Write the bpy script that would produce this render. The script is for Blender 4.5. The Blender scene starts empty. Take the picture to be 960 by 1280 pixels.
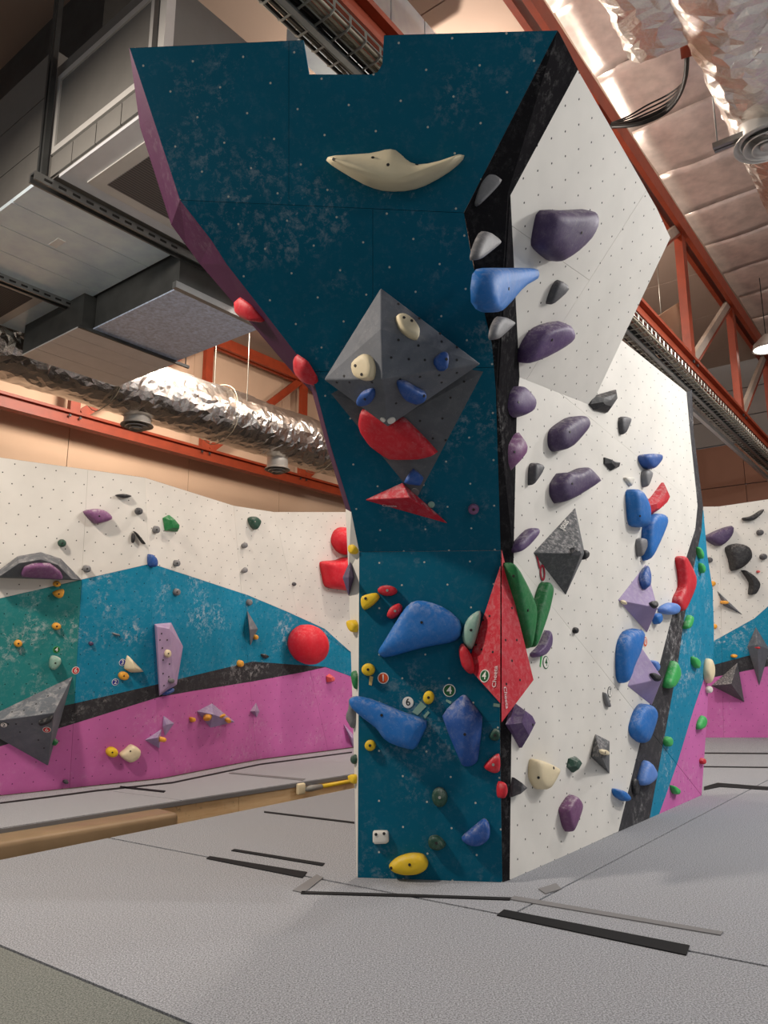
import bpy, math, random
import numpy as np
from mathutils import Vector, Matrix
from mathutils.bvhtree import BVHTree

random.seed(7)
scene = bpy.context.scene
COL = scene.collection

# ------------------------------------------------------------------ camera
F_PX, HORIZON, EYE = 930.0, 828.0, 1.3           # focal length (px of 960x1280), horizon row, eye height
PITCH = math.atan((HORIZON - 640) / F_PX)
AZ = math.radians(37.8)                          # hall axis against the view direction
cam_d = bpy.data.cameras.new('camera')
cam_d.sensor_fit = 'VERTICAL'; cam_d.sensor_height = 24.0
cam_d.lens = F_PX / 1280 * 24.0
cam_d.clip_start = 0.05; cam_d.clip_end = 200
cam = bpy.data.objects.new('camera', cam_d)
cam.location = (0, 0, EYE); cam.rotation_euler = (math.pi / 2 + PITCH, 0, 0)
COL.objects.link(cam); scene.camera = cam

O = np.array([0, 0, EYE])
U = np.array([math.sin(AZ), math.cos(AZ), 0]); V = np.array([-math.cos(AZ), math.sin(AZ), 0]); Z = np.array([0, 0, 1.0])
def uvz(u, v, z): return U * u + V * v + Z * z

# ------------------------------------------------------------------ world, lights, exposure
world = bpy.data.worlds.new('world'); scene.world = world; world.use_nodes = True
world.node_tree.nodes['Background'].inputs[0].default_value = (0.80, 0.86, 0.92, 1)
world.node_tree.nodes['Background'].inputs[1].default_value = 0.30
scene.view_settings.view_transform = 'Standard'
scene.view_settings.look = 'None'
scene.view_settings.gamma = 1.0
scene.view_settings.use_curve_mapping = False
scene.view_settings.exposure = 0.08
def lamp(name, pos, power, color, radius=0.12):
    d = bpy.data.lights.new(name, 'POINT'); d.shadow_soft_size = radius; d.energy = power; d.color = color
    o = bpy.data.objects.new(name, d); o.location = Vector(pos); COL.objects.link(o)
def flood(name, pos, power, color, target, size=0.5):
    d = bpy.data.lights.new(name, 'AREA'); d.shape = 'DISK'; d.size = size; d.energy = power; d.color = color
    o = bpy.data.objects.new(name, d); o.location = Vector(pos)
    o.rotation_euler = (Vector(target) - Vector(pos)).to_track_quat('-Z', 'Y').to_euler(); COL.objects.link(o)
WARM, NEUT = (1.0, 0.88, 0.76), (1.0, 0.98, 0.95)
flood('unseen_flood', uvz(0.6, 5.2, 5.4), 245, WARM, uvz(3.0, 4.8, 0.0))  # unseen lamp, added to brighten the left floor and kept off the bevel
lamp('unseen_lamp', uvz(7.2, 4.7, 7.2), 430, WARM)
lamp('unseen_lamp', uvz(11.0, 5.4, 7.4), 300, WARM)
flood('unseen_flood', uvz(6.9, 8.9, 6.8), 230, WARM, uvz(7.6, 12.8, 4.6), 1.0)
flood('unseen_flood', uvz(9.6, -0.2, 6.15), 85, NEUT, uvz(6.0, 2.3, 0.6), 0.3)
flood('unseen_flood', uvz(8.8, -2.6, 6.2), 185, NEUT, uvz(6.0, 2.3, 0.0), 0.4)  # second unseen flood, added to lift the lower white side of the tower
lamp('unseen_lamp', uvz(7.5, -3.5, 7.6), 220, NEUT)  # added out of view to brighten the roof foil
lamp('unseen_lamp', uvz(10.5, -5.0, 6.5), 520, NEUT)  # added out of view as general light for the right-hand floor
lamp('unseen_lamp', uvz(13.5, -0.8, 6.6), 60, WARM)
lamp('unseen_lamp', uvz(1.5, -5.5, 6.8), 160, NEUT, 0.25)

# ------------------------------------------------------------------ pixel -> place helpers
def ray(x, y):
    dx = (x - 480) / F_PX; dy = (640 - y) / F_PX
    return np.array([dx, math.cos(PITCH) - dy * math.sin(PITCH), math.sin(PITCH) + dy * math.cos(PITCH)])
def onz(x, y, z=0.0): r = ray(x, y); return O + r * ((z - EYE) / r[2])
def aty(x, y, Y): r = ray(x, y); return O + r * (Y / r[1])
def onv(x, y, v): r = ray(x, y); return O + r * (v / np.dot(r, V))
def onu(x, y, u): r = ray(x, y); return O + r * (u / np.dot(r, U))
class Plane:
    def __init__(s, A, n, up=Z):
        s.A = np.array(A, float); n = np.array(n, float); n /= np.linalg.norm(n)
        if np.dot(n, O - s.A) < 0: n = -n
        s.n = n; e1 = np.cross(up, n); s.e1 = e1 / np.linalg.norm(e1); s.e2 = np.cross(n, s.e1)
    def hit(s, x, y, off=0.0):
        r = ray(x, y); return O + r * (np.dot(s.A + s.n * off - O, s.n) / np.dot(r, s.n))
    def uv(s, P): d = P - s.A; return (float(np.dot(d, s.e1)), float(np.dot(d, s.e2)))
    def at(s, a, b, h=0.0): return s.A + s.e1 * a + s.e2 * b + s.n * h
def plane3(A, B, C): return Plane(A, np.cross(B - A, C - A))

# ------------------------------------------------------------------ materials
def lin(c):
    return tuple((v / 255 / 12.92) if v / 255 <= 0.04045 else ((v / 255 + 0.055) / 1.055) ** 2.4 for v in c)
class NT:
    def __init__(s, name):
        s.m = bpy.data.materials.new(name); s.m.use_nodes = True; s.t = s.m.node_tree
        s.b = s.t.nodes['Principled BSDF']
    def n(s, typ, **kw):
        o = s.t.nodes.new(typ)
        for k, v in kw.items(): setattr(o, k, v)
        return o
    def l(s, a, b): s.t.links.new(a, b)
    def math(s, op, a, b=None):
        o = s.n('ShaderNodeMath', operation=op)
        for i, x in enumerate((a, b)):
            if x is None: continue
            if isinstance(x, (int, float)): o.inputs[i].default_value = x
            else: s.l(x, o.inputs[i])
        return o.outputs[0]
    def noise(s, coord, scale, detail=4, rough=0.55, dist=0.0):
        o = s.n('ShaderNodeTexNoise'); s.l(coord, o.inputs['Vector'])
        o.inputs['Scale'].default_value = scale; o.inputs['Detail'].default_value = detail
        o.inputs['Roughness'].default_value = rough; o.inputs['Distortion'].default_value = dist
        return o.outputs['Fac']
    def ramp(s, fac, a, b):
        o = s.n('ShaderNodeMapRange'); o.clamp = True; s.l(fac, o.inputs[0]); o.inputs[1].default_value = a; o.inputs[2].default_value = b
        return o.outputs[0]
    def mix(s, fac, a, b):
        o = s.n('ShaderNodeMix', data_type='RGBA')
        if isinstance(fac, (int, float)): o.inputs[0].default_value = fac
        else: s.l(fac, o.inputs[0])
        for i, x in ((6, a), (7, b)):
            if isinstance(x, tuple): o.inputs[i].default_value = (*x, 1)
            else: s.l(x, o.inputs[i])
        return o.outputs[2]
    def bump(s, h, strength, dist=0.01):
        o = s.n('ShaderNodeBump'); o.inputs['Strength'].default_value = strength; o.inputs['Distance'].default_value = dist
        s.l(h, o.inputs['Height']); s.l(o.outputs[0], s.b.inputs['Normal'])
    def set(s, **kw):
        for k, v in kw.items():
            k = {'rough': 'Roughness', 'metal': 'Metallic', 'spec': 'Specular IOR Level'}[k]; s.b.inputs[k].default_value = v
MATS = {}
def paint(key, rgb, dot=None, spacing=0.20, chalk=0.0, rough=0.62, radius=0.006, smear=0.0):
    """painted climbing plywood: bolt-hole grid (in metres, from the UV map), chalk scuffs"""
    k = NT(key); base = lin(rgb)
    geo = k.n('ShaderNodeNewGeometry').outputs['Position']
    uv = k.n('ShaderNodeUVMap').outputs[0]
    col = k.mix(k.ramp(k.noise(geo, 2.2, 3), 0.3, 0.7), tuple(c * 0.93 for c in base), tuple(min(1, c * 1.05) for c in base))
    if chalk > 0:
        big = k.ramp(k.noise(geo, 1.9, 3), 0.50, 0.66)
        fine = k.ramp(k.noise(geo, 16, 8, 0.80, 0.25), 0.50, 0.76)
        spk = k.ramp(k.noise(geo, 34, 3, 0.7, 0.6), 0.64, 0.74)
        m = k.math('MULTIPLY', k.math('ADD', k.math('MULTIPLY', k.math('ADD', big, 0.12), fine), k.math('MULTIPLY', k.math('ADD', big, 0.25), k.math('MULTIPLY', spk, 0.55))), chalk)
        m = k.math('MINIMUM', m, 0.8)
        col = k.mix(m, col, lin((225, 222, 220)))
    if dot:
        msk = None
        for off in (0.0, 0.5):
            sc = k.n('ShaderNodeVectorMath', operation='MULTIPLY'); k.l(uv, sc.inputs[0]); sc.inputs[1].default_value = (1 / spacing, 1 / spacing, 0)
            ad = k.n('ShaderNodeVectorMath', operation='ADD'); k.l(sc.outputs[0], ad.inputs[0]); ad.inputs[1].default_value = (off, off, 0)
            fr = k.n('ShaderNodeVectorMath', operation='FRACTION'); k.l(ad.outputs[0], fr.inputs[0])
            su = k.n('ShaderNodeVectorMath', operation='SUBTRACT'); k.l(fr.outputs[0], su.inputs[0]); su.inputs[1].default_value = (0.5, 0.5, 0)
            le = k.n('ShaderNodeVectorMath', operation='LENGTH'); k.l(su.outputs[0], le.inputs[0])
            d = k.math('LESS_THAN', le.outputs[1], radius / spacing)
            msk = d if msk is None else k.math('MAXIMUM', msk, d)
        col = k.mix(msk, col, lin(dot))
    k.l(col, k.b.inputs['Base Color']); k.set(rough=rough, spec=0.0 if key == 'black_strip' else 0.15)
    k.bump(k.noise(geo, 90, 3), 0.12, 0.004)
    MATS[key] = k.m; return k.m
def plastic(key, rgb, chalk=0.35, rough=0.55, scale=14, bump=0.25, topk=1.3):
    k = NT(key); base = lin(rgb)
    tc = k.n('ShaderNodeTexCoord').outputs['Object']
    oi = k.n('ShaderNodeNewGeometry').outputs['Position']
    nz = k.n('ShaderNodeSeparateXYZ'); k.l(k.n('ShaderNodeNewGeometry').outputs['Normal'], nz.inputs[0])
    up = k.ramp(nz.outputs['Z'], 0.05, 0.75)
    nn = k.ramp(k.noise(oi, scale * 1.6, 6, 0.72, 0.4), 0.46, 0.78); sp = k.ramp(k.noise(oi, 70, 3, 0.7), 0.62, 0.72)
    m = k.math('MINIMUM', k.math('MULTIPLY', k.math('ADD', k.math('MULTIPLY', nn, k.math('ADD', k.math('MULTIPLY', up, 1.5), 0.28)), k.math('MULTIPLY', sp, 0.35)), chalk * topk), 0.75)
    col = k.mix(k.ramp(k.noise(oi, 4, 2), 0.3, 0.7), tuple(c * 0.88 for c in base), tuple(min(1, c * 1.08) for c in base))
    col = k.mix(m, col, lin((214, 208, 206)))
    k.l(col, k.b.inputs['Base Color']); k.set(rough=rough, spec=0.35)
    k.bump(k.noise(tc, 60, 3), bump, 0.004)
    MATS[key] = k.m; return k.m
def metal(key, rgb, rough=0.35, metallic=1.0, bump=0.0, bscale=8, bdist=0.02, var=0.1, coarse=False):
    k = NT(key); base = lin(rgb)
    geo = k.n('ShaderNodeNewGeometry').outputs['Position']
    col = k.mix(k.ramp(k.noise(geo, 5 if not coarse else 30, 3), 0.3, 0.7), tuple(c * (1 - var) for c in base), tuple(min(1, c * (1 + var)) for c in base))
    k.l(col, k.b.inputs['Base Color']); k.set(rough=rough, metal=metallic)
    if bump: k.bump(k.noise(geo, bscale, 5, 0.6, 0.8), bump, bdist)
    MATS[key] = k.m; return k.m
def flat(key, rgb, rough=0.6, emit=0.0):
    k = NT(key); k.b.inputs['Base Color'].default_value = (*lin(rgb), 1); k.set(rough=rough, spec=0.3)
    if emit:
        k.b.inputs['Emission Color'].default_value = (*lin(rgb), 1); k.b.inputs['Emission Strength'].default_value = emit
    MATS[key] = k.m; return k.m

paint('white_wall', (226, 222, 214), dot=(60, 58, 56), chalk=0.0, radius=0.0065)
paint('white_plain', (222, 218, 210))
paint('teal_front', (0, 92, 118), dot=(190, 190, 180), spacing=0.30, chalk=0.36, radius=0.0062)
paint('teal_wall', (26, 132, 166), dot=(20, 70, 86), chalk=0.95, radius=0.0062)
paint('teal_green', (44, 132, 132), dot=(20, 70, 70), chalk=0.9, radius=0.0062)
paint('black_wall', (58, 57, 60), dot=(30, 30, 32), chalk=0.85, radius=0.006)
paint('black_strip', (34, 33, 35), chalk=0.38, rough=0.9)
paint('purple_wall', (206, 110, 174), dot=(104, 44, 92), chalk=0.42, radius=0.006)
paint('purple_shaded', (66, 26, 58), dot=(60, 26, 54), chalk=0.12, radius=0.006)  # wall purple darkened: shade on the tower bevel is put into the colour
plastic('h_purple', (92, 70, 112), 0.35); plastic('h_darkpurple', (78, 62, 96), 0.25); plastic('h_plum', (124, 78, 120), 0.4)
plastic('h_blue', (34, 112, 190), 0.3); plastic('h_lightblue', (92, 136, 208), 0.2); plastic('h_deepblue', (40, 84, 156), 0.35)
plastic('h_yellow', (236, 196, 40), 0.12); plastic('h_orange', (240, 170, 60), 0.15); plastic('h_red', (204, 36, 50), 0.28); plastic('h_redball', (214, 30, 48), 0.16)
plastic('h_coral', (240, 100, 96), 0.2); plastic('h_green', (34, 120, 66), 0.25); plastic('h_lime', (60, 176, 90), 0.25); plastic('h_darkgreen', (38, 74, 60), 0.3)
plastic('h_palegreen', (140, 176, 160), 0.55); plastic('h_grey', (118, 118, 120), 0.3); plastic('h_darkgrey', (78, 78, 82), 0.3); plastic('h_black', (40, 40, 42), 0.25)
plastic('h_cream', (232, 216, 180), 0.1); plastic('h_white', (220, 216, 206), 0.2)
plastic('v_grey', (104, 108, 115), 0.28, 0.7, 7, 0.1); plastic('v_midgrey', (92, 95, 100), 0.25, 0.7, 7, 0.1); plastic('v_darkgrey', (84, 86, 88), 0.5, 0.7, 22, 0.15)
plastic('v_red', (196, 34, 52), 0.42, 0.6, 16, 0.1); plastic('v_lilac', (160, 142, 180), 0.3, 0.7, 16, 0.1); plastic('v_palelilac', (176, 150, 186), 0.35, 0.7, 9, 0.1)
flat('bolt', (46, 44, 44), 0.4); flat('steel_bolt', (150, 148, 142), 0.35); flat('tag_white', (236, 232, 224)); flat('tag_green', (28, 92, 52)); flat('tag_orange', (214, 84, 40))
flat('tag_red', (206, 50, 56)); flat('tag_blue', (48, 60, 150)); flat('tag_black', (46, 46, 50)); flat('ink_red', (176, 40, 60)); flat('ink_pale', (214, 196, 196)); flat('wood_tape', (206, 176, 112))
metal('orange_steel', (146, 56, 27), 0.5, 0.0, 0.05, 20, 0.003, 0.15); metal('galv', (226, 242, 255), 0.32, 0.3, 0.05, 3, 0.01, 0.08); metal('galv_speckle', (190, 206, 232), 0.4, 0.4, 0.1, 40, 0.003, 0.25, True)
metal('foil', (226, 222, 216), 0.27, 1.0, 0.35, 22, 0.012, 0.05); metal('roof_foil', (222, 206, 198), 0.36, 0.65, 0.3, 10, 0.008, 0.16)
metal('ahu_panel', (206, 208, 212), 0.4, 0.35, 0, 1, 0, 0.05); metal('ahu_front', (110, 108, 104), 0.55, 0.2, 0, 1, 0, 0.05); metal('ahu_frame', (200, 198, 194), 0.4, 0.3, 0, 1, 0, 0.04)
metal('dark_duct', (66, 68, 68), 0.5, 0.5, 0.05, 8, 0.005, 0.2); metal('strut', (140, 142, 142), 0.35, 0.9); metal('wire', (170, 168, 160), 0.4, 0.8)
metal('lit_steel', (190, 176, 164), 0.45, 0.3, 0.05, 20, 0.003, 0.1)  # light falling on the truss diagonals, put into a paler steel colour
flat('cable_black', (30, 30, 30), 0.5); flat('cable_grey', (132, 126, 112), 0.6); flat('cable_pale', (176, 168, 148), 0.6)
def wall_mat(key, rgb, rough=0.75):
    k = NT(key); geo = k.n('ShaderNodeNewGeometry').outputs['Position']; b = lin(rgb)
    k.l(k.mix(k.ramp(k.noise(geo, 0.8, 4), 0.3, 0.7), tuple(c * 0.95 for c in b), tuple(c * 1.04 for c in b)), k.b.inputs['Base Color']); k.set(rough=rough, spec=0.2); MATS[key] = k.m
wall_mat('tan_wall', (206, 176, 150)); wall_mat('brown_wall', (128, 92, 76)); wall_mat('grey_block', (132, 128, 126)); wall_mat('roof_beige', (158, 138, 124)); wall_mat('slab', (110, 104, 98)); wall_mat('roof_grey', (170, 166, 160))
def carpet(key, rgb):
    k = NT(key); geo = k.n('ShaderNodeNewGeometry').outputs['Position']; b = lin(rgb)
    sp = k.ramp(k.noise(geo, 130, 3, 0.8), 0.38, 0.62); mid = k.ramp(k.noise(geo, 1.6, 4), 0.3, 0.75)
    col = k.mix(sp, tuple(c * 0.45 for c in b), tuple(min(1, c * 1.5) for c in b))
    ch = k.math('MULTIPLY', k.ramp(k.noise(geo, 1.1, 6, 0.7, 0.5), 0.66, 0.8), 0.25)
    col = k.mix(k.math('MULTIPLY', mid, 0.12), col, lin((150, 146, 142))); col = k.mix(ch, col, lin((206, 204, 202)))
    k.l(col, k.b.inputs['Base Color']); k.set(rough=0.95, spec=0.1); k.bump(k.noise(geo, 140, 2), 0.22, 0.005); MATS[key] = k.m
carpet('carpet', (150, 152, 157)); carpet('carpet_dark', (116, 119, 114)); carpet('carpet_far', (164, 165, 170))
flat('seam_black', (34, 33, 34), 0.9); flat('velcro_black', (24, 24, 26), 0.85); flat('tape_grey', (122, 121, 122), 0.8)
def ply(key):
    k = NT(key); geo = k.n('ShaderNodeNewGeometry').outputs['Position']
    mp = k.n('ShaderNodeMapping'); k.l(geo, mp.inputs[0]); mp.inputs['Scale'].default_value = (1, 1, 9)
    col = k.mix(k.ramp(k.noise(mp.outputs[0], 3, 5, 0.6, 0.6), 0.3, 0.7), lin((226, 186, 136)), lin((242, 210, 164)))
    sc = k.math('MULTIPLY', k.ramp(k.noise(geo, 16, 5, 0.7), 0.60, 0.70), 0.5); col = k.mix(sc, col, lin((110, 84, 60)))
    k.l(col, k.b.inputs['Base Color']); k.set(rough=0.65); MATS[key] = k.m
ply('plywood')
plastic('vinyl', (154, 130, 100), 0.0, 0.40, 5, 0.08)
def grille(key):
    k = NT(key); geo = k.n('ShaderNodeNewGeometry').outputs['Position']
    d = k.n('ShaderNodeVectorMath', operation='DOT_PRODUCT'); k.l(geo, d.inputs[0]); d.inputs[1].default_value = tuple(V)
    f = k.math('FRACT', k.math('MULTIPLY', d.outputs['Value'], 1 / 0.03)); m = k.math('LESS_THAN', f, 0.5)
    k.l(k.mix(m, lin((96, 90, 88)), lin((60, 56, 56))), k.b.inputs['Base Color']); k.set(rough=0.6); MATS[key] = k.m
grille('grille')
flat('lamp_glow', (255, 246, 230), 0.5, 8.0)

# ------------------------------------------------------------------ objects
ORG = {}
def tag(o, label=None, cat=None, group=None, kind=None):
    if label: o['label'] = label
    if cat: o['category'] = cat
    if group: o['group'] = group
    if kind: o['kind'] = kind
    return o
def place(o, org, parent):
    ORG[o.name] = np.array(org, float)
    if parent is not None:
        o.parent = parent; o.location = Vector(ORG[o.name] - ORG[parent.name])
    else: o.location = Vector(ORG[o.name])
def empty(name, org, label=None, cat=None, group=None, kind=None):
    o = bpy.data.objects.new(name, None); COL.objects.link(o); o.empty_display_size = 0.1; place(o, org, None)
    return tag(o, label, cat, group, kind)
def mesh(name, verts, faces, mat, parent=None, smooth=False, uvs=None, org=None):
    verts = [np.array(v, float) for v in verts]
    if org is None: org = sum(verts) / len(verts)
    me = bpy.data.meshes.new(name); me.from_pydata([tuple(v - org) for v in verts], [], faces)
    me.materials.append(MATS[mat])
    if uvs is not None:
        l = me.uv_layers.new(name='UVMap')
        for lp in me.loops: l.data[lp.index].uv = uvs[lp.vertex_index]
    if smooth:
        for p in me.polygons: p.use_smooth = True
    me.update()
    o = bpy.data.objects.new(name, me); COL.objects.link(o); place(o, org, parent); return o
def fix_normals(verts, faces):
    import bmesh
    bm = bmesh.new(); vs = [bm.verts.new(tuple(v)) for v in verts]
    for f in faces:
        try: bm.faces.new([vs[i] for i in f])
        except ValueError: pass
    bmesh.ops.recalc_face_normals(bm, faces=bm.faces); bm.verts.index_update()
    out = [[v.index for v in f.verts] for f in bm.faces]; bm.free(); return out
def obox(name, c, ax, half, mat, parent=None, bevel=0.0):
    """box: centre, three axes, half sizes"""
    vs = []
    for i in (-1, 1):
        for j in (-1, 1):
            for k in (-1, 1): vs.append(np.array(c) + ax[0] * half[0] * i + ax[1] * half[1] * j + ax[2] * half[2] * k)
    fs = [(0, 1, 3, 2), (4, 6, 7, 5), (0, 4, 5, 1), (2, 3, 7, 6), (0, 2, 6, 4), (1, 5, 7, 3)]
    o = mesh(name, vs, fix_normals(vs, fs), mat, parent)
    if bevel:
        b = o.modifiers.new('bevel', 'BEVEL'); b.width = bevel; b.segments = 3
        for p in o.data.polygons: p.use_smooth = True
    return o
AX = (U, V, Z)
def hbox(name, u0, u1, v0, v1, z0, z1, mat, parent=None, bevel=0.0):
    return obox(name, uvz((u0 + u1) / 2, (v0 + v1) / 2, (z0 + z1) / 2), AX, ((u1 - u0) / 2, (v1 - v0) / 2, (z1 - z0) / 2), mat, parent, bevel)
def bar(name, p, q, w, h, mat, parent=None, side=V):
    p = np.array(p, float); q = np.array(q, float); d = q - p; L = np.linalg.norm(d); d /= L
    s = side - d * np.dot(side, d); s /= np.linalg.norm(s); t = np.cross(d, s)
    return obox(name, (p + q) / 2, (d, s, t), (L / 2, w / 2, h / 2), mat, parent)
def tube_geo(path, radii, n=10, ref=None):
    path = [np.array(p, float) for p in path]; vs = []; fs = []
    if ref is None: ref = Z if abs(np.dot((path[-1] - path[0]) / np.linalg.norm(path[-1] - path[0]), Z)) < 0.9 else U
    for i, p in enumerate(path):
        d = path[min(i + 1, len(path) - 1)] - path[max(i - 1, 0)]; d /= np.linalg.norm(d)
        a = np.cross(d, ref); a /= np.linalg.norm(a); b = np.cross(a, d)
        r = radii if isinstance(radii, (int, float)) else radii[i]
        for k in range(n):
            t = 2 * math.pi * k / n; vs.append(p + (a * math.cos(t) + b * math.sin(t)) * r)
    for i in range(len(path) - 1):
        for k in range(n): fs.append((i * n + k, i * n + (k + 1) % n, (i + 1) * n + (k + 1) % n, (i + 1) * n + k))
    fs.append(tuple(range(n))[::-1]); fs.append(tuple(range((len(path) - 1) * n, len(path) * n)))
    return vs, fs
def tube(name, path, radii, mat, parent=None, n=10, smooth=True):
    vs, fs = tube_geo(path, radii, n); return mesh(name, vs, fs, mat, parent, smooth)

# ---- polygon clipping in the picture plane (planar facets stay polygons)
def clip_half(poly, p, q):
    out = []; px, py = p; dx, dy = q[0] - px, q[1] - py
    s = lambda a: dx * (a[1] - py) - dy * (a[0] - px)
    for i in range(len(poly)):
        a, b = poly[i], poly[(i + 1) % len(poly)]; sa, sb = s(a), s(b)
        if sa >= 0: out.append(a)
        if (sa > 0 and sb < 0) or (sa < 0 and sb > 0):
            t = sa / (sa - sb); out.append((a[0] + (b[0] - a[0]) * t, a[1] + (b[1] - a[1]) * t))
    return out
def area(poly): return 0.5 * sum(poly[i][0] * poly[(i + 1) % len(poly)][1] - poly[(i + 1) % len(poly)][0] * poly[i][1] for i in range(len(poly)))
def clip(poly, conv):
    if area(conv) < 0: conv = conv[::-1]
    for i in range(len(conv)):
        poly = clip_half(poly, conv[i], conv[(i + 1) % len(conv)])
        if len(poly) < 3: return []
    out = []
    for a in poly:
        if not out or (abs(a[0] - out[-1][0]) + abs(a[1] - out[-1][1])) > 0.05: out.append(a)
    if len(out) > 2 and (abs(out[0][0] - out[-1][0]) + abs(out[0][1] - out[-1][1])) <= 0.05: out.pop()
    return out if len(out) >= 3 and abs(area(out)) > 3 else []
def panel(parent, poly, pl, mat, thick=0.02, gap=0.0, name='panel'):
    P = [pl.hit(*p) for p in poly]; c = sum(P) / len(P)
    if gap:
        P = [p + (c - p) / np.linalg.norm(c - p) * gap for p in P]
    n = len(P); vs = P + [p - pl.n * thick for p in P]
    if np.dot(np.cross(P[1] - P[0], P[2] - P[0]), pl.n) * 1 < 0 and False: pass
    fs = [tuple(range(n)), tuple(range(2 * n - 1, n - 1, -1))] + [(i, n + i, n + (i + 1) % n, (i + 1) % n) for i in range(n)]
    if area(poly) > 0: fs = [f[::-1] for f in fs]
    return mesh(name, vs, fs, mat, parent, uvs=[pl.uv(p) for p in vs])

# ================================================================== building shell
hbox('floor', -8, 20.5, -10, 13.2, -0.62, -0.42, 'slab'); tag(bpy.data.objects['floor'], kind='structure')
w = empty('wall_left', uvz(7, 12.9, 0), kind='structure')
edges = [-4, -1.2, 1.6, 4.2, 6.95, 9.7, 12.4, 15.1, 17.8, 20.5]
for a, b in zip(edges[:-1], edges[1:]): hbox('panel', a + 0.006, b - 0.006, 12.85, 12.95, -0.42, 8.6, 'tan_wall', w)
hbox('backing', -4, 20.5, 12.96, 13.0, -0.42, 8.6, 'brown_wall', w)
w = empty('wall_back', uvz(19.2, 2, 0), kind='structure')
for z0, z1, m in ((-0.42, 2.2, 'brown_wall'), (2.22, 4.4, 'brown_wall'), (4.42, 5.5, 'brown_wall'), (5.52, 6.55, 'brown_wall'), (6.58, 7.2, 'grey_block'), (7.22, 7.9, 'grey_block'), (7.92, 8.6, 'grey_block')):
    for a in np.arange(-10, 13, 2.3): hbox('panel', 19.1, 19.2, a + 0.006, a + 2.294, z0, z1, m, w)
ceil = empty('ceiling', uvz(8, 2, 8.6), kind='structure')
for i, a in enumerate(np.arange(-4, 20, 2.0)):
    for v0, v1 in ((2.85, 6.3), (6.31, 9.6), (9.61, 12.9)): hbox('roof_panel', a + 0.008, a + 1.992, v0, v1, 8.6, 8.7, 'roof_beige', ceil)
# foil-faced insulation sheets on the far side of the truss
def foil_sheet(u0, u1, v0, v1, z, seed):
    rnd = random.Random(seed); nu, nv = 8, 40; vs = []
    ph = [rnd.uniform(0, 6.28) for _ in range(4)]
    for i in range(nu + 1):
        for j in range(nv + 1):
            u = u0 + (u1 - u0) * i / nu; v = v0 + (v1 - v0) * j / nv
            s = 0.012 * math.sin(i / nu * math.pi) + 0.022 * math.sin(v * 1.9 + ph[0]) + 0.010 * math.sin(v * 4.1 + u * 2 + ph[1]) + 0.006 * math.sin(u * 5 + ph[2])
            vs.append(uvz(u, v, z - s + (0.012 if i == 0 else 0)))
    fs = [(i * (nv + 1) + j, i * (nv + 1) + j + 1, (i + 1) * (nv + 1) + j + 1, (i + 1) * (nv + 1) + j) for i in range(nu) for j in range(nv)]
    o = mesh('foil_sheet', vs, fs, 'roof_foil', ceil, True); so = o.modifiers.new('s', 'SOLIDIFY'); so.thickness = 0.01
us = np.arange(-3.0, 19.0, 1.22)
for i, a in enumerate(us): foil_sheet(a, a + 1.235, -7.0, 2.84, 8.5 - 0.006 * (i % 2), i)
hbox('roof_deck', -4, 20, -10, 2.85, 8.62, 8.7, 'roof_grey', ceil)

# ================================================================== trench, mats, bench
def slab(name, pts, z0, z1, mat, parent=None):
    pts = [np.array([p[0], p[1], 0]) for p in pts]; n = len(pts)
    vs = [p + Z * z1 for p in pts] + [p + Z * z0 for p in pts]
    fs = [tuple(range(n)), tuple(range(2 * n - 1, n - 1, -1))] + [(i, n + i, n + (i + 1) % n, (i + 1) % n) for i in range(n)]
    return mesh(name, vs, fix_normals(vs, fs), mat, parent)
def xy(u, v): p = uvz(u, v, 0); return (p[0], p[1])
TR_N, TR_F = 5.32, 6.08                                        # trench edges (v)
def line_split(poly, p, q, g):
    """split ground polygon by the line p-q, leaving a gap g"""
    p = np.array(p); q = np.array(q); d = (q - p) / np.linalg.norm(q - p); nrm = np.array([-d[1], d[0]])
    a = clip_half(poly, tuple(p + nrm * g / 2), tuple(q + nrm * g / 2))
    b = clip_half(poly, tuple(q - nrm * g / 2), tuple(p - nrm * g / 2)); return a, b
ground = lambda x, y: tuple(onz(x, y)[:2])
near = [xy(-7, -9), xy(18.9, -9), xy(18.9, TR_N), xy(-7, TR_N)]
back, front = line_split(near, ground(150, 1050), ground(960, 1208), 0.022)
corner, front = (lambda ab: ab)(line_split(front, ground(0, 1182), ground(245, 1283), 0.016))
right, back = (lambda ab: ab)(line_split(back, ground(684, 1120), ground(918, 997), 0.014))
def inside(poly, pt):
    c = False
    for i in range(len(poly)):
        a, b = poly[i], poly[i - 1]
        if (a[1] > pt[1]) != (b[1] > pt[1]) and pt[0] < (b[0] - a[0]) * (pt[1] - a[1]) / (b[1] - a[1]) + a[0]: c = not c
    return c
matinfo = [((500, 1220), 'carpet', 'wide grey carpeted landing mat in front of the tower with black strip'),
           ((60, 1260), 'carpet_dark', 'darker greenish grey carpet mat beyond the diagonal floor seam'),
           ((300, 1040), 'carpet', 'grey carpeted landing mat under the tower, running to the trench'),
           ((900, 1100), 'carpet', 'grey carpeted landing mat along the white side of the tower')]
for poly in (back, front, corner, right):
    lab = None
    for pt, m, l in matinfo:
        if inside(poly, ground(*pt)): lab = (m, l)
    if lab is None: lab = ('carpet', 'grey carpeted landing mat strip')
    o = slab('landing_mat', poly, -0.05, 0.0, lab[0]); tag(o, lab[1], 'mat')
hbox('mat_base', -7, 18.9, -9, TR_N - 0.01, -0.42, -0.052, 'seam_black'); tag(bpy.data.objects['mat_base'], 'black foam base showing in the joints between the grey mats', 'mat')
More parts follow.
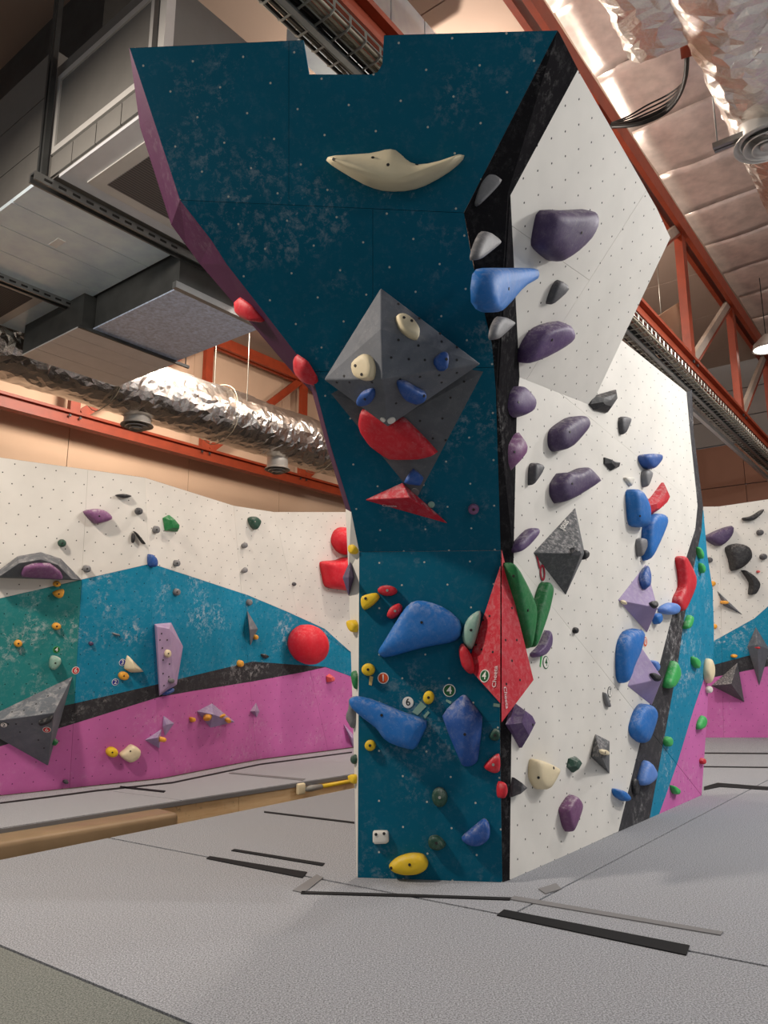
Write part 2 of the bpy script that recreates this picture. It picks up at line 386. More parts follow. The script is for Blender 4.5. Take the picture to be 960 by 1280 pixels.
# far mat behind the trench, with plywood front boards (its edge runs a little askew)
def gnd(x, y): p = onz(x, y); return p
EA, EB = gnd(0, 1035), gnd(443, 967); ED = (EB - EA) / np.linalg.norm(EB - EA); EN = np.cross(Z, ED)
if np.dot(EN, V) < 0: EN = -EN
def epos(s_, t_, z_): return EA + ED * s_ + EN * t_ + Z * z_
def ebox(name, s0, s1, t0, t1, z0, z1, mat, parent, bevel=0.0):
    return obox(name, epos((s0 + s1) / 2, (t0 + t1) / 2, (z0 + z1) / 2), (ED, EN, Z), ((s1 - s0) / 2, (t1 - t0) / 2, (z1 - z0) / 2), mat, parent, bevel)
fm = empty('landing_mat', uvz(7, 7, -0.4), 'light grey carpeted mat along the purple left climbing wall', 'mat')
wall_foot = [(-420, 1038), (0, 994), (200, 973), (321, 949.5), (410, 938), (440, 934), (560, 918)]
foot = [tuple(onz(x, y + 1.2)[:2]) for x, y in wall_foot]
e0_ = epos(-4.0, 0, 0); e1__ = epos(8.5, 0, 0)
far = [tuple(e0_[:2]), tuple(e1__[:2])] + foot[::-1]
f1, f2 = line_split(far, ground(118, 986), ground(225, 1000), 0.012)
for f in (f1, f2):
    if len(f) > 2: slab('carpet_top', f, -0.05, 0.0, 'carpet_far', fm)
slab('core', [tuple(epos(-4.0, 0.035, 0)[:2]), tuple(epos(8.5, 0.035, 0)[:2])] + foot[::-1], -0.4, -0.052, 'seam_black', fm)
ebox('rubber_edge', -4, 8.5, -0.012, 0.0, -0.045, -0.008, 'tape_grey', fm)
for a, b in ((-4, -1.2), (-1.2, 1.4), (1.4, 2.35), (2.35, 3.86), (3.86, 6.2), (6.2, 8.5)):
    dt = 0.0 if a < 3.8 else 0.006
    ebox('plywood_board', a + 0.003, b - 0.003, 0.004 + dt, 0.028 + dt, -0.4, -0.052, 'plywood', fm)
# bench cushion in the trench
bench = empty('padded_bench', epos(0, -0.2, -0.41), 'long brown vinyl padded bench in the trench against the plywood', 'bench')
ebox('cushion', -2.4, 1.42, -0.36, -0.02, -0.34, -0.03, 'vinyl', bench, 0.045)
ebox('plinth', -2.35, 1.38, -0.32, -0.04, -0.41, -0.342, 'plywood', bench)
# strips of tape on the mats
def floor_strip(pts, mat, label, cat='tape', h=0.006, name='tape_strip', z=0.0):
    o = slab(name, [ground(*p) for p in pts], z + 0.0005, z + h, mat); return tag(o, label, cat)
floor_strip([(258, 1074), (262, 1071), (384, 1091), (378, 1098)], 'velcro_black', 'wide black strip across the mat joint left of the tower')
floor_strip([(289, 1064), (293, 1062), (406, 1080), (403, 1083)], 'velcro_black', 'thin black strip lying behind the wide strip, left of the tower')
floor_strip([(621, 1145), (630, 1138), (862, 1183), (858, 1195)], 'velcro_black', 'long wide black strip across the mat joint in front of tower')
floor_strip([(637, 1125), (643, 1121), (904, 1166), (901, 1170)], 'tape_grey', 'long grey tape strip on the mat beyond the long black strip')
floor_strip([(366, 1114), (396, 1094), (404, 1098), (380, 1117)], 'tape_grey', 'short grey tape patch at the tower foot near wide black strip')
floor_strip([(673, 1112), (695, 1105), (702, 1112), (682, 1118)], 'tape_grey', 'small grey tape patch where two mat joints meet by the tower')
floor_strip([(376, 1118), (377, 1115), (520, 1119), (640, 1123), (637, 1126), (520, 1122)], 'seam_black', 'thin black joint line along the foot of the tower', 'joint')
floor_strip([(150, 985), (150, 983), (207, 989), (205, 991)], 'velcro_black', 'thin black strip on the far mat below the cream hold')
floor_strip([(286, 967), (290, 966), (382, 974), (378, 976)], 'tape_grey', 'thin grey strip on the far mat beneath the lilac diamond volume')
floor_strip([(880, 984), (897, 979), (960, 984), (1010, 988), (1010, 992), (960, 988), (900, 984), (880, 988)], 'velcro_black', 'black strip on the floor behind the end of the tower')
floor_strip([(879, 941), (960, 941.5), (960, 942.8), (879, 942.3)], 'seam_black', 'thin dark mat joint in front of the far right wall', 'joint')
floor_strip([(879, 958), (960, 959), (960, 960.2), (879, 959.2)], 'seam_black', 'second thin dark mat joint from the far right wall', 'joint')
floor_strip([(330, 1014.5), (443, 1028), (443, 1029.8), (330, 1016)], 'seam_black', 'thin dark mat joint between trench and the tower', 'joint')
floor_strip([(0, 1003.5), (60, 996), (120, 988), (215, 978), (325, 955), (440, 940), (440, 941.2), (325, 956.4), (215, 979.6), (120, 989.6), (60, 997.6), (0, 1005)], 'seam_black', 'thin dark joint along the foot of the left climbing wall', 'joint')
# yellow handled tool lying on the ledge
TP = Plane(epos(0, -0.05, 0), EN)
pa, pb, pc = TP.hit(402, 983), TP.hit(447, 975), TP.hit(380, 987)
tool = empty('yellow_pole', pa, 'yellow pole with metal end lying along the plywood ledge beside tower', 'pole')
tube('pole_shaft', [pa, pb], 0.022, 'h_yellow', tool)
tube('metal_end', [pc, pc * 0.6 + pa * 0.4, pa], [0.02, 0.036, 0.026], 'steel_bolt', tool)
obox('wood_block', TP.hit(376, 986), (ED, EN, Z), (0.055, 0.025, 0.06), 'h_cream', tool, 0.02)

# ================================================================== climbing wall on the left
Bp = onz(200, 973); T1 = onv(181, 597, 7.1); F1 = plane3(onz(0, 994), Bp, T1)
Cp = onz(321, 949.5); F2 = plane3(Bp, Cp, T1); T2 = F2.hit(292, 632); Dp = onz(410, 938)
F3 = plane3(Cp, Dp, T2); T3 = F3.hit(343, 640); F4 = plane3(Dp, onz(440, 934), T3)
lw = empty('climbing_wall', onz(200, 973), 'long white, teal, black and purple climbing wall along the left mat', 'climbing wall')
facets = [([(-420, 514), (110, 587), (87, 985), (-420, 1038)], F1, 'a'), ([(110, 587), (181, 597), (200, 973), (87, 985)], F1, 'b'),
          ([(181, 597), (292, 632), (321, 949.5), (200, 973)], F2, 'c'), ([(292, 632), (343, 640), (410, 938), (321, 949.5)], F3, 'd'),
          ([(343, 640), (560, 640), (560, 918), (410, 938)], F4, 'e')]
wt = [(-420, 850), (0, 748), (104, 724), (187, 705), (197, 707), (240, 721), (310, 744), (360, 765), (406, 786), (436, 813), (560, 900)]
tb = [(-420, 985), (0, 898), (95, 879), (199, 855), (240, 845), (315, 827), (370, 831), (407, 833.5)]
bp = [(-420, 1030), (0, 933), (75, 910), (200, 871), (240, 864), (315, 852), (380, 840), (407, 834)]
tp = [(407, 833.8), (437, 845), (560, 896)]
zones = [('white_wall', [(-420, 480), (560, 560)] + wt[::-1]),
         ('teal', wt + (tb + tp[1:])[::-1]), ('black_wall', tb + bp[::-1][1:]),
         ('purple_wall', bp + tp[1:] + [(560, 1000), (-420, 1060)])]
for fp, pl, k in facets:
    for zn, zp in zones:
        m = ('teal_green' if k == 'a' else 'teal_wall') if zn == 'teal' else zn
        c = clip(zp, fp)
        if c: panel(lw, c, pl, m, gap=0.0015)
    panel(lw, [(x, y) for x, y in fp], Plane(pl.A - pl.n * 0.03, pl.n), 'seam_black', name='backing')  # dark sheet added so no light shows through the panel gaps

# ================================================================== climbing wall on the far right
rb0, rb1 = onz(885, 922), onz(960, 922)
rn = np.cross(rb1 - rb0, Z - np.array([0, 0.10, 0])); RB = Plane(rb0, rn)
rw = empty('climbing_wall', rb1, 'far climbing wall with black holds on white and a purple base', 'climbing wall')
for zn, zp in (('white_wall', [(800, 634), (899, 633), (960, 624), (1120, 600), (1120, 690), (960, 758), (943, 773), (891.6, 801.6), (800, 852)]),
               ('teal_wall', [(800, 852), (891.6, 801.6), (943, 773), (960, 758), (1120, 690), (1120, 776), (960, 814), (934, 820), (892, 831), (800, 853)]),
               ('black_wall', [(800, 853), (892, 831), (934, 820), (960, 814), (1120, 776), (1120, 801), (960, 833), (890, 847), (800, 866)]),
               ('purple_wall', [(800, 866), (890, 847), (960, 833), (1120, 801), (1120, 922), (800, 922)])):
    for fp in ([(800, 560), (897, 560), (905, 940), (800, 940)], [(897, 560), (1120, 560), (1120, 940), (905, 940)]):
        c = clip(zp, fp)
        if c: panel(rw, c, RB, zn, gap=0.002)
panel(rw, [(800, 644), (899, 642), (1120, 612), (1120, 921), (800, 921)], Plane(RB.A - RB.n * 0.03, RB.n), 'seam_black', name='backing')

# ================================================================== the tower
f0 = onz(628, 1103); FL = Plane(f0, np.cross(f0 - onz(447, 1097), Z))
k1L, k1R = FL.hit(449, 690), FL.hit(626, 688)
FM = plane3(k1L, k1R, aty(580, 266, 3.90)); K2L, K2R = FM.hit(225, 250), FM.hit(580, 266)
FT = plane3(K2L, K2R, aty(430, 48, 3.60))
b0 = onz(637, 1100); V1 = aty(642, 697, 4.90); V2 = onz(877, 994); V3 = aty(647, 471, 4.86)
PB = plane3(V1, V2, V3); PC = plane3(b0, V1, V2)
TA = aty(720, 83, 3.76)
PA = plane3(V3, PB.hit(739, 507), TA)
tower = empty('climbing_tower', onz(540, 1098), 'tall free-standing climbing tower, teal front flaring upward, white right side', 'climbing wall')
tl = [(162, 60), (379, 50), (386, 93), (462, 93), (472, 90), (478, 80), (480, 44), (697, 38), (580, 266), (225, 250)]
panel(tower, clip(tl, [(100, 0), (361, 0), (361, 300), (100, 300)]), FT, 'teal_front', gap=0.0015)
panel(tower, clip(tl, [(361, 0), (800, 0), (800, 300), (361, 300)]), FT, 'teal_front', gap=0.0015)
fmp = [(225, 250), (580, 266), (592, 333), (615, 430), (620, 487), (626, 688), (449, 690), (439, 640), (413, 557), (392, 477), (381, 456), (283, 330), (264, 300)]
for cp in ([(100, 200), (466, 200), (466, 463), (100, 472)], [(466, 200), (700, 200), (700, 457), (466, 463)], [(100, 472), (466, 463), (700, 457), (700, 800), (100, 800)]):
    panel(tower, clip(fmp, cp), FM, 'teal_front', gap=0.0015)
panel(tower, [(449, 690), (626, 688), (625, 902), (448, 902)], FL, 'teal_front', gap=0.001)
panel(tower, [(448, 902), (625, 902), (628, 1103), (447, 1097)], FL, 'teal_front', gap=0.001)
panel(tower, tl, Plane(FT.A - FT.n * 0.03, FT.n), 'seam_black', name='backing')  # unseen dark sheets added to stop light leaking through the front seams
panel(tower, fmp, Plane(FM.A - FM.n * 0.03, FM.n), 'seam_black', name='backing')
# black corner strip
fr = [f0, FL.hit(625, 902), k1R, FM.hit(620, 487), K2R, FT.hit(697, 38)]
rr = [b0, PC.hit(638, 894), V1, V3, PA.hit(635, 241), TA]
S_IN = [fr[0] + V * 0.3 + U * 0.3]
for i in range(len(fr) - 1):
    vs = [fr[i], rr[i], rr[i + 1], fr[i + 1]]
    back_v = [p + (U * 0.03) for p in vs]
    d02, d13 = np.linalg.norm((vs[0] + vs[2]) / 2 - O), np.linalg.norm((vs[1] + vs[3]) / 2 - O)
    fs = ([(0, 1, 2), (0, 2, 3)] if d02 < d13 else [(0, 1, 3), (1, 2, 3)]) + [(4, 6, 5), (4, 7, 6), (0, 4, 5, 1), (1, 5, 6, 2), (2, 6, 7, 3), (3, 7, 4, 0)]
    mesh('corner_strip', vs + back_v, fs, 'black_strip', tower)
def strip_plane(i): return plane3(fr[i], rr[i], rr[i + 1])
# white upper facet (three boards)
ap = [(720, 83), (821, 260), (838, 297), (739, 507), (647, 471), (641, 340), (635, 241)]
sA, sB = (803, 246), (659, 473)
dxs, dys = sA[0] - sB[0], sA[1] - sB[1]
e0, e1_ = (sB[0] - dxs, sB[1] - dys), (sA[0] + dxs, sA[1] + dys)
ra = clip_half(ap, e0, e1_); la = clip_half(ap, e1_, e0)
la1 = clip_half(la, (538, 211), (735, 349)); la2 = clip_half(la, (735, 349), (538, 211))
for q in (ra, la1, la2):
    if len(q) > 2: panel(tower, q, PA, 'white_wall', gap=0.002)
# large side wall and its painted stripes
Bpoly = [(642, 697), (647, 471), (662, 333), (700, 362), (785, 430), (858, 490), (865, 487), (879, 634), (884, 693), (891, 737), (892.5, 787), (892, 819), (886, 846), (884, 894), (880, 951), (877, 994)]
blkL = [(858, 490), (862.5, 540), (872, 632), (869, 662), (859, 693), (839.5, 772), (823, 837), (799, 933), (773, 1039.5)]
blkR = [(865, 487), (867, 540), (879, 634), (877, 662), (867, 711), (855, 775), (847, 832.5), (830, 924), (812, 1023)]
pur = [(886, 846), (882.7, 841), (867, 887), (847, 953), (824, 1017.5)]
sil = [(879, 634), (884, 693), (891, 737), (892.5, 787), (892, 819), (886, 846), (884, 894), (880, 951), (877, 994.5)]
Z_white = [(630, 1103), (640, 697), (647, 471), (662, 333)] + blkL + [(637, 1101)]
Z_black = blkL + blkR[::-1]
Z_teal = [(879, 634), (877, 662), (867, 711), (855, 775), (847, 832.5), (830, 924), (812, 1023), (824, 1018)] + pur[:-1][::-1] + [(892, 819), (892.5, 787), (891, 737), (884, 693)]
Z_pur = pur[:] + [(877, 994.5), (880, 951), (884, 894)]
cv_B1 = [(600, 300), (960, 300), (960, 704), (735, 520), (600, 409.6)]
cv_B2 = [(735, 520), (960, 704), (960, 1090), (877, 994), (642, 697), (640, 443)]
cv_C = [(642, 697), (877, 994.5), (637, 1100)]
for zn, zp in (('white_wall', Z_white), ('black_wall', Z_black), ('teal_wall', Z_teal), ('purple_wall', Z_pur)):
    for cv, pl in ((cv_B1, PB), (cv_B2, PB), (cv_C, PC)):
        q = clip(zp, cv)
        if pl is PB and q:      # keep to the facet (right of the corner edge)
            q = clip_half(q, (647, 471), (642, 697)) if False else q
        if q: panel(tower, q, pl, zn, gap=0.001)
# purple bevel and white bevel on the left
inn = [FT.hit(162, 60), FT.hit(190, 143), K2L, FM.hit(264, 300), FM.hit(283, 330), FM.hit(340, 403), FM.hit(381, 456), FM.hit(392, 477), FM.hit(413, 557), FM.hit(439, 640)]
opx = [(161.5, 60), (175, 159), (214, 281), (233, 307), (250, 330), (310, 400), (367, 467), (390, 490), (408, 557), (432, 636)]
out = [aty(x, y, p[1] + d) for (x, y), p, d in zip(opx, inn, (0.02, 0.20, 0.30, 0.30, 0.30, 0.28, 0.26, 0.24, 0.20, 0.16))]
def ribbon(a, b, mat, name, thick):
    for i in range(len(a) - 1):
        vs = [a[i], b[i], b[i + 1], a[i + 1]]; vs = vs + [p + thick for p in vs]
        fs = [(0, 2, 1), (0, 3, 2), (4, 5, 6), (4, 6, 7), (0, 1, 5, 4), (1, 2, 6, 5), (2, 3, 7, 6), (3, 0, 4, 7)]
        pl = plane3(a[i], b[i + 1], a[i + 1])
        mesh(name, vs, fs, mat, tower, uvs=[pl.uv(p) for p in vs])
ribbon(inn, out, 'purple_shaded', 'bevel_panel', U * 0.03)
inl = [FM.hit(439, 640), k1L, FL.hit(448, 902), onz(447, 1097)]
oul = [out[-1], aty(435.5, 715, 5.06), aty(441, 890, 5.04), onz(446, 1095.5)]
ribbon(inl, oul, 'white_plain', 'bevel_panel', U * 0.03)
LBEV = plane3(inl[1], oul[1], oul[2])
# left flank behind the bevels, running back along the hall axis
outer = out + oul[1:]
ribbon([p + U * 0.02 for p in outer], [p + U * 2.6 for p in outer], 'white_plain', 'flank_panel', -V * 0.03)
# back closing wall
hbox('back_panel', 6.4, 6.44, 2.55, 3.1, 0.0, 4.0, 'white_plain', tower)

# ================================================================== holds and volumes
def chaikin(p, n):
    """closed smooth curve through the traced points, corners eased by n"""
    m = len(p); q = []; k = 2 if m > 9 else 3
    for i in range(m):
        p0, p1, p2, p3 = p[i - 1], p[i], p[(i + 1) % m], p[(i + 2) % m]; ten = 0.34 if n > 1 else 0.18
        for j in range(k):
            t = j / k; m1, m2 = (p2 - p0) * ten, (p3 - p1) * ten
            q.append((2 * t ** 3 - 3 * t ** 2 + 1) * p1 + (t ** 3 - 2 * t ** 2 + t) * m1 + (-2 * t ** 3 + 3 * t ** 2) * p2 + (t ** 3 - t ** 2) * m2)
    if n > 1: q = [q[i - 1] * 0.18 + q[i] * 0.64 + q[(i + 1) % len(q)] * 0.18 for i in range(len(q))]
    return q
def near_spine(p, sp):
    if len(sp) == 1: return sp[0]
    best = None
    for a, b in zip(sp[:-1], sp[1:]):
        d = b - a; t = max(0, min(1, np.dot(p - a, d) / max(1e-9, np.dot(d, d)))); q = a + d * t; e = np.linalg.norm(p - q)
        if best is None or e < best[0]: best = (e, q)
    return best[1]
PROF = {'dome': [(1.02, -0.004, 1), (1.0, 0.38, 0), (0.965, 0.62, 0), (0.88, 0.82, 0), (0.70, 0.94, 0), (0.38, 0.99, 0)],
        'ball': [(0.80, -0.004, 1), (0.95, 0.18, 0), (1.0, 0.42, 0), (0.95, 0.64, 0), (0.80, 0.83, 0), (0.55, 0.95, 0), (0.28, 0.99, 0)],
        'flat': [(1.03, -0.004, 1), (1.0, 0.55, 0), (0.95, 0.82, 0), (0.85, 0.96, 0), (0.5, 1.0, 0)],
        'facet': [(1.02, -0.004, 1), (1.0, 0.25, 0), (0.55, 0.92, 0)],
        'ledge': [(1.01, -0.004, 1), (1.0, 0.15, 0), (0.80, 0.55, 0), (0.5, 0.85, 0), (0.2, 0.98, 0)]}
def hold_geo(pl, pts, h, prof, sm, apex, spine, lump, seed):
    off = 0.5 * h
    P2 = [np.array(pl.uv(pl.hit(x, y, off))) for x, y in pts]
    P2 = chaikin(P2, sm) if sm else P2
    c = sum(P2) / len(P2)
    if spine: sp = [np.array(pl.uv(pl.hit(x, y, h * 0.6))) for x, y in spine]
    elif apex: sp = [np.array(pl.uv(pl.hit(*apex, h)))]
    else: sp = [c]
    tg = [near_spine(p, sp) for p in P2]
    rnd = random.Random(seed); ph = [rnd.uniform(0, 6.28) for _ in range(3)]
    vs = []; fs = []; n = len(P2); rings = PROF[prof]
    for s, hh, base in rings:
        for i, p in enumerate(P2):
            q = tg[i] + (p - tg[i]) * s
            z = h * hh if not base else hh
            if lump and not base:
                z *= 1 + lump * math.sin(q[0] * 55 + ph[0]) * math.cos(q[1] * 48 + ph[1])
            vs.append(pl.at(q[0], q[1], z))
    for r in range(len(rings) - 1):
        for i in range(n): fs.append((r * n + i, r * n + (i + 1) % n, (r + 1) * n + (i + 1) % n, (r + 1) * n + i))
    last = (len(rings) - 1) * n
    if len(sp) == 1:
        vs.append(pl.at(sp[0][0], sp[0][1], h)); k = len(vs) - 1
        for i in range(n): fs.append((last + i, last + (i + 1) % n, k))
    else: fs.append(tuple(range(last, last + n)))
    fs.append(tuple(range(n))[::-1])
    return vs, fix_normals(vs, fs)
def disc_on(P, nrm, r, t, mat, parent, name='bolt', n=10, e=None):
    pl = Plane(P, nrm, up=Z if abs(nrm[2]) < 0.95 else U); pl.n = np.array(nrm) / np.linalg.norm(nrm)
    vs = [P + (pl.e1 * math.cos(2 * math.pi * i / n) + pl.e2 * math.sin(2 * math.pi * i / n)) * r + pl.n * hgt for hgt in (-0.002, t) for i in range(n)]
    fs = [tuple(range(n))[::-1], tuple(range(n, 2 * n))] + [(i, (i + 1) % n, n + (i + 1) % n, n + i) for i in range(n)]
    return mesh(name, vs, fs, mat, parent)
def bvh_hit(vs, fs, x, y):
    t = BVHTree.FromPolygons([tuple(v) for v in vs], fs); l, nn, _, _ = t.ray_cast(Vector(O), Vector(ray(x, y)).normalized())
    if l is None: return None
    l, nn = np.array(l), np.array(nn)
    if np.dot(nn, O - l) < 0: nn = -nn
    return l, nn
SEED = [0]
def hold(pl, pts, h, mat, label, name='climbing_hold', prof='dome', sm=2, apex=None, spine=None, bolt='c', lump=0.0, group=None, cat='climbing hold', bolt_mat='bolt'):
    SEED[0] += 1
    vs, fs = hold_geo(pl, pts, h, prof, sm, apex, spine, lump, SEED[0])
    org = pl.hit(sum(p[0] for p in pts) / len(pts), sum(p[1] for p in pts) / len(pts))
    r = mesh(name, vs, fs, mat, None, smooth=sm > 0, org=org)
    tag(r, label, cat, group)
    if bolt == 'c': bolt = (sum(p[0] for p in pts) / len(pts), sum(p[1] for p in pts) / len(pts))
    if bolt:
        for b in (bolt if isinstance(bolt, list) else [bolt]):
            hit = bvh_hit(vs, fs, *b)
            if hit: disc_on(hit[0], hit[1], 0.009, 0.003, bolt_mat, r)
    return r
def ell(cx, cy, rx, ry, rot=0, n=10):
    c, s = math.cos(rot), math.sin(rot)
    return [(cx + rx * math.cos(t) * c - ry * math.sin(t) * s, cy + rx * math.cos(t) * s + ry * math.sin(t) * c) for t in [2 * math.pi * i / n for i in range(n)]]
class Vol: pass
def volume(pl, base, tops, faces, mat, label, name='wall_volume', cat='climbing volume', lift=0.0):
    """pyramid volume: base pixels on the wall, raised points (px, py, height)"""
    nb = len(base); vs = [pl.hit(x, y, lift) for x, y in base] + [pl.hit(x, y, h) for x, y, h in tops]
    if lift:
        c = sum(vs[:nb]) / nb; k0 = len(vs); vs += [v + (c - v) * 0.12 - pl.n * lift for v in vs[:nb]]
        skirt = [(i, (i + 1) % nb, k0 + (i + 1) % nb, k0 + i) for i in range(nb)]
        fs = fix_normals(vs, faces + skirt + [tuple(range(k0, k0 + nb))])
    else: fs = fix_normals(vs, faces + [tuple(range(nb))])
    o = mesh(name, vs, fs, mat, None, org=sum(vs[:len(base)]) / len(base)); tag(o, label, cat)
    b = o.modifiers.new('bevel', 'BEVEL'); b.width = 0.006; b.segments = 2
    v = Vol(); v.vs, v.fs, v.o = vs, fs, o; return v
def on_vol(v, x, y):
    l, n = bvh_hit(v.vs, v.fs, x, y); return Plane(l, n)
def vdot(v, pts, mat='bolt', r=0.008):
    for x, y in pts:
        hit = bvh_hit(v.vs, v.fs, x, y)
        if hit: disc_on(hit[0], hit[1], r, 0.002, mat, v.o, 'bolt_hole', 8)
def text_mesh(name, s, pl, px, py, size, mat, parent, rot=0.0, off=0.006):
    cu = bpy.data.curves.new(name, 'FONT'); cu.body = s; cu.size = 1.0; cu.align_x = 'CENTER'; cu.align_y = 'CENTER'; cu.extrude = 0.0; cu.offset = 0.012
    t = bpy.data.objects.new(name, cu); COL.objects.link(t)
    dg = bpy.context.evaluated_depsgraph_get(); me = bpy.data.meshes.new_from_object(t.evaluated_get(dg))
    vs = [np.array(v.co) for v in me.vertices]; fs = [tuple(p.vertices) for p in me.polygons]
    bpy.data.objects.remove(t); bpy.data.curves.remove(cu); bpy.data.meshes.remove(me)
    c, s_ = math.cos(rot), math.sin(rot); P = pl.hit(px, py)
    vs = [P + pl.e1 * ((v[0] * c - v[1] * s_) * size) + pl.e2 * ((v[0] * s_ + v[1] * c) * size) + pl.n * off for v in vs]
    return mesh(name, vs, fs, mat, parent)
def sticker(pl, x, y, r, num, mat, label, ring='tag_white', ink='tag_white', rot=0.0):
    P = pl.hit(x, y); o = disc_on(P, pl.n, r, 0.003, ring, None, 'route_sticker', 20); tag(o, label, 'sticker')
    d = disc_on(P, pl.n, r * 0.86, 0.0045, mat, o, 'sticker_face', 20)
    text_mesh('number', num, pl, x, y, r * 1.7, ink, d, rot)
    return o

# ---- tower front, upper
hold(FT, [(404, 197), (415, 191.6), (463, 189), (480, 184), (494, 184), (506, 196), (520, 203.6), (549, 200), (578, 189), (580, 195), (563, 211), (530, 230), (506, 236), (477, 236), (453, 227.5), (424.5, 211)], 0.13, 'h_cream',
     'wide cream wing-shaped hold high on the teal tower front', prof='ledge', spine=[(425, 205), (470, 224), (505, 227), (560, 205)], bolt=[(485, 206), (417, 199), (466, 197), (521, 206)])
# ---- big grey pyramid
FS = [(0, 1, 4), (0, 4, 3), (1, 5, 4), (4, 5, 3), (1, 2, 5), (5, 2, 3)]
G2 = volume(FM, [(500, 446), (413, 492), (521, 624), (605, 464)], [(503, 520, 0.10)], [(0, 1, 4), (1, 2, 4), (2, 3, 4), (3, 0, 4)], 'v_midgrey', 'dull grey wedge volume hanging below the large grey pyramid on the tower')
G1 = volume(FM, [(476, 360), (405, 474.6), (484.8, 533.6), (600.7, 455)], [(476, 411, 0.34), (478, 473.5, 0.44)], FS, 'v_grey', 'large grey faceted pyramid volume on the teal tower front', lift=0.17)
vdot(G1, [(498, 380), (524, 398), (498, 425), (523, 432), (489, 447), (511, 449), (531, 450), (552, 427), (550, 417), (571, 434), (571, 450), (571, 466), (525, 471), (500, 474), (552, 478), (549, 469), (495, 504), (520, 505), (430, 470), (421, 478), (437, 478), (465, 478), (428, 492), (450, 505)])
vdot(G2, [(563, 497), (553, 523), (557, 550), (541, 548), (525, 526), (580, 477)])
q = on_vol(G1, 511, 408); hold(q, [(495.6, 394), (506, 393), (517, 401), (524, 412), (523, 422.6), (513, 420), (501, 410)], 0.045, 'h_cream', 'cream oval hold on the upper right of the large grey pyramid', prof='flat', bolt=[(505, 397), (514.6, 401)])
q = on_vol(G1, 453, 460); hold(q, [(440, 454), (455, 442), (463, 447), (466.6, 459), (464.5, 472.7), (453.6, 475), (443, 470)], 0.045, 'h_cream', 'cream rounded hold on the left of the large grey pyramid', prof='flat', bolt=[(444, 457), (452, 468)])
q = on_vol(G1, 552, 452); hold(q, [(544.4, 447), (552, 440), (560, 441), (560, 460.5), (550, 462), (544, 454)], 0.05, 'h_deepblue', 'small blue hold at the right end of the large grey pyramid', bolt=(558, 449))
q = on_vol(G1, 456, 497); hold(q, [(445.5, 500), (451, 492), (464.5, 487.6), (467, 496), (463, 504), (455, 507), (447, 506)], 0.045, 'h_deepblue', 'small blue hold under the left of the large grey pyramid')
q = on_vol(G1, 514, 492); hold(q, [(498, 479.5), (509, 479.5), (523, 487.6), (533.5, 493), (531, 501), (520, 505), (506, 500), (499.7, 490)], 0.055, 'h_deepblue', 'blue half-moon hold under the right of the large grey pyramid', bolt=(530, 495))
q = on_vol(G1, 489, 525); disc_on(q.A, q.n, 0.026, 0.008, 'tag_white', G1.o, 'washer', 14)
q = on_vol(G1, 479, 524); disc_on(q.A, q.n, 0.018, 0.008, 'tag_white', G1.o, 'washer', 12)
q = on_vol(G2, 497, 560); hold(q, [(448, 530), (452, 513), (485, 520), (504, 526), (543.5, 567), (523, 574), (487.5, 574), (463, 557), (451, 540)], 0.07, 'h_red', 'large red slab hold tucked beneath the large grey pyramid', prof='flat', sm=1, bolt=None)
q = on_vol(G2, 517, 598); hold(q, [(506, 604), (517, 587), (529.5, 597), (525, 607)], 0.035, 'h_deepblue', 'small blue triangular hold near the tip of the grey wedge', sm=1, bolt=None)
q = on_vol(G2, 519, 615); disc_on(q.A, q.n, 0.028, 0.008, 'h_grey', G2.o, 'washer', 14)
R1 = volume(FM, [(454.5, 625), (503, 603), (562, 655.5)], [(512, 622, 0.12)], [(0, 1, 3), (1, 2, 3), (2, 0, 3)], 'v_red', 'flat red triangular volume below the tip of the grey wedge')
q = on_vol(R1, 490, 631); text_mesh('lettering', 'Cheeta', q, 487, 631.5, 0.035, 'ink_pale', R1.o, -0.25)
hold(FM, ell(592, 637, 7, 6.5), 0.04, 'h_plum', 'tiny plum hold right of the flat red triangular volume')
hold(FM, ell(539, 631, 4.5, 4), 0.02, 'h_palegreen', 'tiny pale green hold on the edge of the red triangular volume', bolt=None)
# ---- tower front, lower
hold(FL, [(471.5, 815), (479, 803), (502, 765), (514, 752), (528, 750), (552, 757), (575, 774), (576.5, 795), (563, 803), (531, 808), (501, 816.5), (479, 822)], 0.13, 'h_blue', 'big blue hump-shaped hold with chalky top on the tower front', apex=(530, 775), bolt=(527, 778))
hold(FL, [(436, 875), (443, 870), (463, 874), (490, 885), (509, 893), (535, 901), (528, 918.5), (520, 935), (512, 937.5), (485, 929), (475.5, 918.5), (470, 910), (452.5, 897), (439, 885)], 0.12, 'h_blue', 'big blue wing hold poking past the left edge of tower', spine=[(446, 879), (480, 898), (508, 915)], bolt=(477, 894))
hold(FL, [(552.7, 895.5), (575.7, 871), (582.5, 870), (603, 897), (597, 951), (588, 958), (577, 956)], 0.09, 'h_deepblue', 'blue gem-shaped hold with white chalk smear on the tower front', prof='facet', sm=1, apex=(580, 905), bolt=(581, 918))
hold(FL, [(452, 745), (470, 740.6), (474, 746.5), (467, 755), (455, 762.5), (451, 755)], 0.06, 'h_yellow', 'yellow hook-shaped hold left of the two red ovals', bolt=(457, 748))
hold(FL, ell(484, 738, 12.5, 6.6, 0.05), 0.05, 'h_red', 'flat red oval hold, upper of the two above the blue hump', bolt_mat='steel_bolt')
hold(FL, [(483, 770), (487.5, 759.6), (498, 753.8), (502.7, 758), (500.6, 767), (490.4, 773.6)], 0.06, 'h_red', 'red egg-shaped hold, tilted, against the big blue hump', bolt_mat='steel_bolt')
hold(FL, ell(460, 837, 8.5, 8), 0.05, 'h_yellow', 'round yellow hold beside the orange number 1 sticker')
